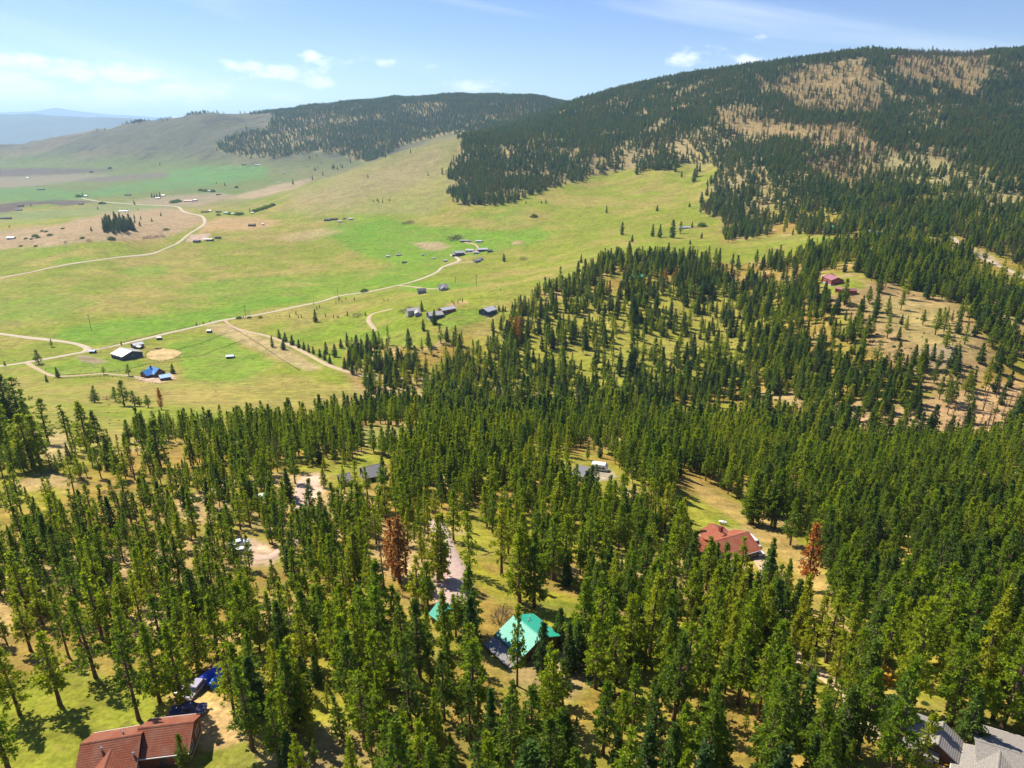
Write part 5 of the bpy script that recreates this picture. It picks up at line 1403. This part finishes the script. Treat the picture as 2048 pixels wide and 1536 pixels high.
# ------------------------------------------------------------------ forests
def scatter(y0, y1, s, seed, umax=1.22):
    rng = np.random.default_rng(seed)
    nx = int(2 * umax * y1 / s); ny = int((y1 - y0) / s)
    gx, gy = np.meshgrid(np.arange(nx), np.arange(ny))
    X = (gx - nx / 2 + (gy % 2) * .5 + rng.uniform(-.46, .46, gx.shape)) * s
    Y = y0 + (gy + rng.uniform(-.46, .46, gx.shape)) * s
    X, Y = X.ravel(), Y.ravel()
    k = np.abs(X / Y) < umax
    return X[k], Y[k], rng

OC = np.array(OCC)
def free(X, Y, extra=0.0):
    ok = np.ones(len(X), bool)
    for x, y, r in OC:
        ok &= (X - x) ** 2 + (Y - y) ** 2 > (r + extra) ** 2
    return ok

MEAD = poly("-900,880 0,880 90,895 230,892 340,866 480,858 600,850 700,838 800,815 720,775 690,745 700,705 770,690 860,690 930,668 1010,650 1045,598 1100,580 1180,548 1215,522 1330,518 1480,528 1560,512 1650,502 1700,488 1690,474 1600,470 1500,478 1440,490 1450,440 1400,425 1430,400 1420,370 1445,335 1400,325 1330,337 1215,345 1080,380 1000,410 930,412 900,390 898,340 935,262 800,290 735,325 700,312 640,302 560,312 500,312 440,300 440,285 470,270 540,258 560,225 430,220 250,245 60,280 -900,280")
CLEAR = [poly(s) for s in (
    "-100,1440 20,1350 60,1320 150,1300 240,1330 330,1330 380,1325 445,1335 465,1390 495,1440 500,1490 560,1560 560,1700 -200,1700",
    "868,1065 930,1080 985,1130 1080,1150 1180,1200 1195,1275 1120,1330 1100,1420 1000,1420 970,1290 940,1255 880,1255 840,1205 850,1130",
    "1345,1005 1370,950 1450,985 1560,1045 1645,1120 1660,1200 1640,1235 1575,1200 1520,1160 1400,1165 1380,1110",
    "1570,1150 1650,1190 1705,1290 1765,1335 1850,1405 1835,1440 1740,1400 1665,1320 1600,1250", "1735,1335 1800,1390 1850,1410 1920,1435 2048,1470 2048,1700 1820,1700 1810,1480 1740,1400",
    "590,955 640,940 690,940 720,905 775,915 790,950 775,1010 700,1020 650,1025 605,1040", "705,862 760,848 835,860 835,892 745,902",
    "1140,922 1215,915 1250,960 1230,995 1150,990", "450,1080 500,1070 570,1105 560,1165 465,1165", "745,1130 850,1130 860,1215 840,1260 760,1250", "640,560 690,556 690,600 640,596", "-60,1185 32,1195 38,1270 -60,1300", "50,880 110,850 160,890 130,935 60,935",
    "1635,545 1720,545 1735,590 1640,592", "1690,470 1714,466 1716,494 1690,494", "1895,462 1945,492 2060,545 2060,565 1960,520 1900,490", "1155,900 1165,890 1180,905 1160,915")]
SPARSE = [(poly(s), d) for s, d in (
    ("1640,585 1720,562 1800,572 1900,600 1960,650 1995,720 1960,765 1900,805 1840,775 1800,740 1740,690 1700,640 1660,612", .26),
    ("940,680 1020,640 1100,600 1250,560 1450,560 1560,620 1500,740 1300,800 1050,810 940,790", .58), ("0,930 300,890 420,880 420,960 300,1020 120,1040 0,1000", .6), ("1700,820 2048,740 2048,870 1850,880", .5),
    ("1440,480 1600,462 1640,500 1560,512 1470,530", .2), ("0,1180 200,1180 460,1250 460,1340 0,1330", .75),
    ("1500,140 1527,178 1600,140 1690,122 1745,140 1752,180 1770,222 1740,228 1680,228 1620,228 1580,205", .5), ("1775,114 1850,104 1960,102 1978,130 1952,180 1965,210 1900,175 1870,164 1830,168 1800,142", .5),
    ("1436,256 1436,224 1500,212 1522,236 1600,252 1722,250 1738,282 1780,302 1860,312 1990,342 2100,400 2100,440 1950,410 1850,355 1760,308 1600,285 1480,268", .48),
    ("1740,300 1860,310 2100,390 2100,430 1900,400 1780,350", .45), ("1500,410 1620,390 1700,440 1600,460 1480,465", .6),
    ("1360,255 1440,250 1450,330 1400,340 1340,310", .55), ("440,285 540,258 600,222 680,205 700,240 640,290 560,305 440,300", .62),
    ("1000,298 1032,298 1038,316 1003,314", .1))]
BURNP = [poly("1500,140 1527,178 1600,140 1690,122 1745,140 1752,180 1770,222 1740,228 1680,228 1620,228 1580,205"), poly("1775,114 1850,104 1960,102 1978,130 1952,180 1965,210 1900,175 1870,164 1830,168 1800,142"), poly("1436,256 1436,224 1500,212 1522,236 1600,252 1722,250 1738,282 1780,302 1860,312 1990,342 1860,330 1760,308 1600,285 1480,268"),
         poly("1600,330 1740,300 1800,340 1700,380"), poly("1780,840 2048,780 2048,920 1850,910"), poly("1880,440 2048,480 2048,540 1940,510")]

def density(X, Y):
    Z = hz(X, Y)
    px, py = project(X, Y, Z + CAM_Z)
    d = np.ones(len(X))
    rj = np.random.default_rng(99)
    fk = np.clip((Y - 500) / 900, 0, 1)
    jx_ = (fbm(X, Y, 30, 3, 7) - .5) * 30 * np.clip(300 / Y, .25, 1.5); jy_ = (fbm(X, Y, 30, 3, 8) - .5) * 14 * np.clip(300 / Y, .25, 1.5)
    jx_ = jx_ + fk * (rj.normal(0, 7, len(X)) + (fbm(X, Y, 120, 3, 71) - .5) * 46); jy_ = jy_ + fk * (rj.normal(0, 4, len(X)) + (fbm(X, Y, 120, 3, 72) - .5) * 22)
    for P, k in SPARSE: d[in_poly(P, px + jx_, py + jy_)] = k
    d[in_poly(MEAD, px + jx_ * .6, py + jy_ * .6)] = 0
    for P in CLEAR: d[in_poly(P, px + jx_ * .3, py + jy_ * .3)] = 0
    return d, px, py, Z

PROJ_OK = lambda px, py: (px > -260) & (px < 2320) & (py > 60) & (py < 1900)
LIM = 345.0
# ----- near pines: the ones that show largest are single things
X, Y, rng = scatter(58, LIM, 3.85, 11)
d, px, py, Z = density(X, Y)
cl = fbm(X, Y, 26, 3, 17)
fl = np.where(px > 1300, .55, np.where((py > 1230) & (px > 480), .5, .2))
d = d * np.clip((cl - .28) * 4.2, fl, 1.0) * np.clip(1.05 - .3 * (px < 720) * (py > 930) - .12 * (px < 1300) * (py > 1300), 0, 1)
keep = (rng.random(len(X)) < d) & PROJ_OK(px, py) & free(X, Y)
X, Y, px, py = X[keep], Y[keep], px[keep], py[keep]
H_ = rng.normal(10.6, 2.7, len(X)).clip(4, 18) * (1 + .1 * (px > 1300) + .1 * (py > 1230)) * np.where((px < 800) & (py > 930), .94, 1.0)
small = rng.random(len(X)) < .08
H_[small] *= .55
species = (rng.random(len(X)) < np.where((px > 1000) & (py > 1150), .2, .07)).astype(int)       # 1 = fir
rot = rng.uniform(0, 6.28, len(X)); wid = rng.uniform(.85, 1.2, len(X)); var = rng.integers(0, 100, len(X))
dist = np.sqrt(X ** 2 + Y ** 2 + hz(X, Y) ** 2)
tx, ty = project(X, Y, hz(X, Y) + CAM_Z + H_ * .6)
vis = (tx > -10) & (tx < 2058) & (ty < 1550)
n_have = sum(1 for t in TREES if t["name"] == "pine_tree")
n_fir = sum(1 for t in TREES if t["name"] == "fir_tree")
order = np.argsort(dist / H_)
picked = np.zeros(len(X), bool)
np_, nf_ = 0, 0
for i in order:
    if not vis[i]: continue
    if species[i] == 0 and np_ < 296 - n_have:
        np_ += 1; picked[i] = True
        plant(K_PINE, "pine_tree", int(var[i]), X[i], Y[i], float(H_[i]), float(rot[i]), 17.0, float(wid[i]), "tree", "forest")
    elif species[i] == 1 and nf_ < 60:
        nf_ += 1; picked[i] = True
        plant(K_FIR, "fir_tree", int(var[i]), X[i], Y[i], float(H_[i] * .85), float(rot[i]), 17.0, float(wid[i]), "tree", "forest")
R_ = ~picked
near_rest = dict(X=X[R_], Y=Y[R_], H=H_[R_], rot=rot[R_], wid=wid[R_], kind=np.where(species[R_] == 1, 1, 0))
# ----- middle ridge
X, Y, rng = scatter(LIM, 1150, 5.9, 12, 1.0)
d, px, py, Z = density(X, Y)
d = d * np.clip((fbm(X, Y, 36, 3, 27) - .33) * 4.6, .12, 1.0)
keep = (rng.random(len(X)) < d * .92) & PROJ_OK(px, py) & free(X, Y)
X, Y, px, py = X[keep], Y[keep], px[keep], py[keep]
H_ = rng.normal(14.5, 3.2, len(X)).clip(6, 24)
kd = np.where(rng.random(len(X)) < .4, 1, 0)
kd[rng.random(len(X)) < np.clip((Y - 600) / 650, 0, .9)] = 2
kd[(rng.random(len(X)) < .25) & (in_poly(BURNP[4], px, py) | in_poly(BURNP[5], px, py))] = 3
kd[rng.random(len(X)) < .025] = 3
H_[(kd == 3)] *= .9
mid = dict(X=X, Y=Y, H=H_, rot=rng.uniform(0, 6.28, len(X)), wid=rng.uniform(.95, 1.3, len(X)), kind=kd)
# ----- mountain
X, Y, rng = scatter(1150, 3050, 8.2, 13, .86)
d, px, py, Z = density(X, Y)
keep = (rng.random(len(X)) < d * np.clip((fbm(X, Y, 60, 4, 37) - .26) * 3.8, .25, 1)) & PROJ_OK(px, py) & free(X, Y) & (px > 860)
X, Y, px, py = X[keep], Y[keep], px[keep], py[keep]
kd = np.full(len(X), 2)
kd[rng.random(len(X)) < np.clip((1500 - Y) / 2500, 0, .2)] = 1
bn = np.zeros(len(X), bool)
for P in BURNP[:4]: bn |= in_poly(P, px, py)
kd[bn & (rng.random(len(X)) < .72)] = 3
kd[~bn & (rng.random(len(X)) < .035)] = 3
mtn = dict(X=X, Y=Y, H=rng.normal(15.0, 2.8, len(X)).clip(7, 25), rot=rng.uniform(0, 6.28, len(X)), wid=rng.uniform(1.0, 1.45, len(X)), kind=kd)
# ----- far ridge
X, Y, rng = scatter(3050, 5000, 10.5, 14, .62)
d, px, py, Z = density(X, Y)
keep = (rng.random(len(X)) < d * np.clip((fbm(X, Y, 150, 3, 47) - .2) * 4, .5, 1)) & PROJ_OK(px, py) & (px < 1250)
X, Y = X[keep], Y[keep]
farf = dict(X=X, Y=Y, H=rng.normal(15.5, 2.8, len(X)).clip(8, 23), rot=rng.uniform(0, 6.28, len(X)), wid=rng.uniform(1.1, 1.5, len(X)), kind=np.full(len(X), 2))
# ----- grove on the brown slope
X, Y, rng = scatter(1200, 1700, 9.5, 15, .8)
Z = hz(X, Y); px, py = project(X, Y, Z + CAM_Z)
keep = in_poly(poly("207,458 222,452 240,450 262,456 274,461 262,465 250,462 246,468 232,464 226,470 212,466"), px + rng.normal(0, 3, len(px)), py + rng.normal(0, 1.2, len(py)))
X, Y = X[keep], Y[keep]
grove = dict(X=X, Y=Y, H=rng.normal(22, 4.5, len(X)).clip(13, 30), rot=rng.uniform(0, 6.28, len(X)), wid=rng.uniform(.95, 1.2, len(X)), kind=np.full(len(X), 1))

SRC = {0: K_PINE, 1: K_FIR, 2: K_MTN, 3: K_BRN, 4: K_BUSH, 5: K_TWIG, 6: K_LOG}
SRC_OBJ = {}
def source_objects():
    """each variant's trunk and crown as they stand in one planted tree; variants not planted yet get one tree now"""
    seen = {}
    for t in TREES:
        seen[t["parts"][-1].data.name] = t["parts"]
    for k, kinds in SRC.items():
        lst = []
        for (tm, cm) in kinds:
            lst.append(seen.get(cm.name))
        SRC_OBJ[k] = lst
for a, b, r in ((1602, 1120, .6), (1808, 655, 2.0)):
    p = ground(a, b)
    plant(K_LOG, "fallen_log", int(a > 1700), p.x, p.y, 1.0, r, 1.0, 1.0, "log", "log", ("log", "branch_stubs"))
# mountain conifers need single representatives too: tall ones on the skyline and at the forest edge
for i, (a, b, h) in enumerate([(1863, 108, 26), (1735, 112, 20), (1697, 108, 22), (1954, 104, 18), (932, 402, 26), (945, 408, 24), (915, 408, 26), (1000, 404, 22), (1895, 108, 18), (1788, 108, 18)]):
    p = ground(a, b)
    plant(K_MTN, "mountain_conifer", i, p.x, p.y, h, i * 1.1, 17.0, 1.0, "tree", "ridge")
bpy.context.view_layer.update()
source_objects()

def forest_object(name, D, label):
    n = len(D["X"])
    Z = hz(D["X"], D["Y"]) + CAM_Z
    me = bpy.data.meshes.new(name)
    me.vertices.add(n)
    me.vertices.foreach_set("co", np.stack([D["X"], D["Y"], Z], 1).astype(np.float32).ravel())
    kinds = sorted(set(int(k) for k in D["kind"]))
    srcs, offs = [], {}
    for k in kinds:
        offs[k] = len(srcs); srcs += [s for s in SRC_OBJ[k] if s]
    cnt = {k: len([s for s in SRC_OBJ[k] if s]) for k in kinds}
    rng = np.random.default_rng(5)
    r_ = rng.integers(0, 1000, n)
    idx = np.array([offs[int(k)] + r % cnt[int(k)] for k, r in zip(D["kind"], r_)], np.int32)
    s = D["H"] / 17.0
    for an, ty, data in (("variant", "INT", idx), ("turn", "FLOAT_VECTOR", np.stack([rng.normal(0, .02, n), rng.normal(0, .02, n), D["rot"]], 1)), ("size", "FLOAT_VECTOR", np.stack([s * D["wid"], s * D["wid"], s], 1))):
        a = me.attributes.new(an, ty, "POINT")
        a.data.foreach_set("vector" if ty == "FLOAT_VECTOR" else "value", np.asarray(data, np.int32 if ty == "INT" else np.float32).ravel())
    o = bpy.data.objects.new(name, me); COL.objects.link(o)
    ng = bpy.data.node_groups.new(name, "GeometryNodeTree")
    ng.interface.new_socket("Geometry", in_out="INPUT", socket_type="NodeSocketGeometry")
    ng.interface.new_socket("Geometry", in_out="OUTPUT", socket_type="NodeSocketGeometry")
    gi, go = ng.nodes.new("NodeGroupInput"), ng.nodes.new("NodeGroupOutput")
    iop = ng.nodes.new("GeometryNodeInstanceOnPoints")
    jn = ng.nodes.new("GeometryNodeJoinGeometry")
    for parts in reversed(srcs):
        j2 = ng.nodes.new("GeometryNodeJoinGeometry")
        for pt in parts:
            ob = ng.nodes.new("GeometryNodeObjectInfo"); ob.inputs[0].default_value = pt; ob.transform_space = "ORIGINAL"
            ng.links.new(ob.outputs["Geometry"], j2.inputs[0])
        gti = ng.nodes.new("GeometryNodeGeometryToInstance")
        ng.links.new(j2.outputs[0], gti.inputs[0]); ng.links.new(gti.outputs[0], jn.inputs[0])
    def named(nm, ty):
        q = ng.nodes.new("GeometryNodeInputNamedAttribute"); q.data_type = ty; q.inputs[0].default_value = nm
        return q.outputs[0]
    ng.links.new(gi.outputs[0], iop.inputs["Points"]); ng.links.new(jn.outputs[0], iop.inputs["Instance"])
    iop.inputs["Pick Instance"].default_value = True
    ng.links.new(named("variant", "INT"), iop.inputs["Instance Index"])
    e2r = ng.nodes.new("FunctionNodeEulerToRotation"); ng.links.new(named("turn", "FLOAT_VECTOR"), e2r.inputs[0])
    ng.links.new(e2r.outputs[0], iop.inputs["Rotation"]); ng.links.new(named("size", "FLOAT_VECTOR"), iop.inputs["Scale"])
    ng.links.new(iop.outputs[0], go.inputs[0])
    md_ = o.modifiers.new("trees", "NODES"); md_.node_group = ng
    tag(o, label, None, None, "stuff")
    return o

cat2 = lambda a, b: {k: np.concatenate([a[k], b[k]]) for k in a}
forest_object("pine_forest", cat2(near_rest, mid), "open pine forest over the near slope and middle ridge")
forest_object("mountain_forest", cat2(mtn, farf), "dark conifer forest covering the mountain and far ridge")
X, Y, rng = scatter(60, 950, 6.0, 16, 1.15)
d, px, py, Z = density(X, Y)
in_open = in_poly(MEAD, px, py)
keep = (rng.random(len(X)) < np.where(in_open, .05, .26) * np.clip((fbm(X, Y, 35, 3, 57) - .35) * 4, .05, 1)) & PROJ_OK(px, py) & free(X, Y)
for P in CLEAR: keep &= ~in_poly(P, px, py)
X, Y = X[keep], Y[keep]
und = dict(X=X, Y=Y, H=17 * np.where(in_open[keep], rng.uniform(.15, .4, len(X)), rng.uniform(.3, .85, len(X))), rot=rng.uniform(0, 6.28, len(X)), wid=rng.uniform(.9, 1.5, len(X)), kind=np.where(in_open[keep], 4, rng.choice([4, 4, 5, 6], len(X))))
forest_object("undergrowth", und, "low green and leafless shrubs scattered under the pines")
forest_object("pine_grove", grove, "small dark pine grove on the bare brown slope")
print("TREES single", len(TREES), "near", len(near_rest["X"]), "mid", len(mid["X"]), "mtn", len(mtn["X"]), "far", len(farf["X"]), "grove", len(grove["X"]))

# ------------------------------------------------------------------ labels of the single trees and bushes
LAND = [(250, 1480, "rust-red house"), (400, 1370, "blue tarps"), (1055, 1250, "turquoise cabin roof"), (905, 1180, "gravel drive"), (1450, 1075, "brick-red roof"), (1860, 1460, "grey garage roof"), (2000, 1510, "bottom right house"),
        (735, 940, "grey-roofed house"), (1198, 937, "white trailer"), (480, 1095, "pale blue pickup"), (800, 1130, "orange dying pine"), (1640, 1190, "diagonal clearing"), (1250, 1450, "bottom edge's middle"), (700, 1450, "bottom edge's left half"), (1600, 1430, "bottom edge's right half"),
        (305, 742, "blue-roofed log house"), (250, 702, "wide riding barn"), (328, 710, "sandy arena"), (250, 805, "lower meadow"), (600, 700, "conifer-lined lane"), (650, 620, "road bend poles"), (830, 622, "pale two-storey house"), (890, 618, "long white-roofed barn"), (972, 618, "lone white-roofed barn"),
        (880, 572, "grey hip-roofed house"), (940, 495, "ranch cluster"), (1370, 457, "long white building"), (1655, 458, "green-roofed house"), (1665, 555, "maroon-roofed house"), (235, 455, "dark pine grove"), (405, 478, "pink gravel yard"), (410, 425, "brown ranch house"), (375, 402, "pink-roofed building"),
        (455, 427, "sea-green roof"), (60, 415, "ploughed field"), (316, 397, "white valley barn"), (670, 440, "brown spur barn"), (760, 403, "spur's tree cluster"), (675, 335, "far wood's edge"), (505, 330, "far cream barn"), (505, 452, "maroon-brown barn"), (930, 400, "dark forest's corner"), (1300, 470, "upper meadow"), (1400, 370, "meadow's top corner"),
        (80, 890, "left bare slope"), (1030, 680, "red dying pines"), (1980, 880, "scorched patch"), (1350, 565, "middle ridge"), (1950, 490, "pale forest road"), (1860, 110, "mountain skyline")]
ORD = ["nearest", "second nearest", "third nearest", "fourth nearest", "fifth nearest", "sixth nearest", "seventh nearest", "eighth nearest", "ninth nearest", "tenth nearest", "eleventh nearest", "twelfth nearest", "thirteenth nearest", "fourteenth nearest", "fifteenth nearest", "sixteenth nearest", "seventeenth nearest", "eighteenth nearest", "nineteenth nearest", "twentieth nearest"] + ["%dth nearest" % k for k in range(21, 60)]
WORD = {"pine_tree": "green pine", "fir_tree": "dark conical fir", "young_fir": "tiny young fir", "bush": "dark round bush", "bare_bush": "leafless brown bush", "orange_bush": "orange-leaved shrub", "dying_pine": "rust-red dying pine", "scorched_pine": "thin brown scorched pine", "mountain_conifer": "dark tall conifer", "fallen_log": "grey fallen log"}
GRP = {"pine_tree": "green pines", "fir_tree": "dark conical firs", "young_fir": "young firs planted on the meadow", "bush": "dark round bushes", "bare_bush": "leafless bushes", "orange_bush": "orange shrubs", "dying_pine": "rust-red dying pines", "scorched_pine": "scorched pines", "mountain_conifer": "tall conifers of the mountain wood", "fallen_log": "fallen logs"}
byk = {}
for t in TREES:
    best = min(LAND, key=lambda q: (q[0] - t["px"]) ** 2 + ((q[1] - t["py"]) * 1.3) ** 2)
    dx, dy = t["px"] - best[0], t["py"] - best[1]
    sec = ("right of" if dx > 0 else "left of") if abs(dx) > abs(dy) * 1.0 else ("below" if dy > 0 else "above")
    byk.setdefault((t["name"], best[2], sec), []).append((dx * dx + dy * dy, t))
for (nm, lm, sec), lst in byk.items():
    lst.sort(key=lambda q: q[0])
    hs = sorted(q[1]["h"] for q in lst)
    for k, (_, t) in enumerate(lst):
        size = ""
        if nm in ("pine_tree", "fir_tree"): size = "tall " if t["h"] > 17.5 else ("short " if t["h"] < 11 else "")
        t["o"]["label"] = "%s%s, %s of its kind %s the %s" % (size, WORD[nm], ORD[k], sec, lm) if len(lst) > 1 else "%s%s just %s the %s" % (size, WORD[nm], sec, lm)
        t["o"]["group"] = GRP[nm]
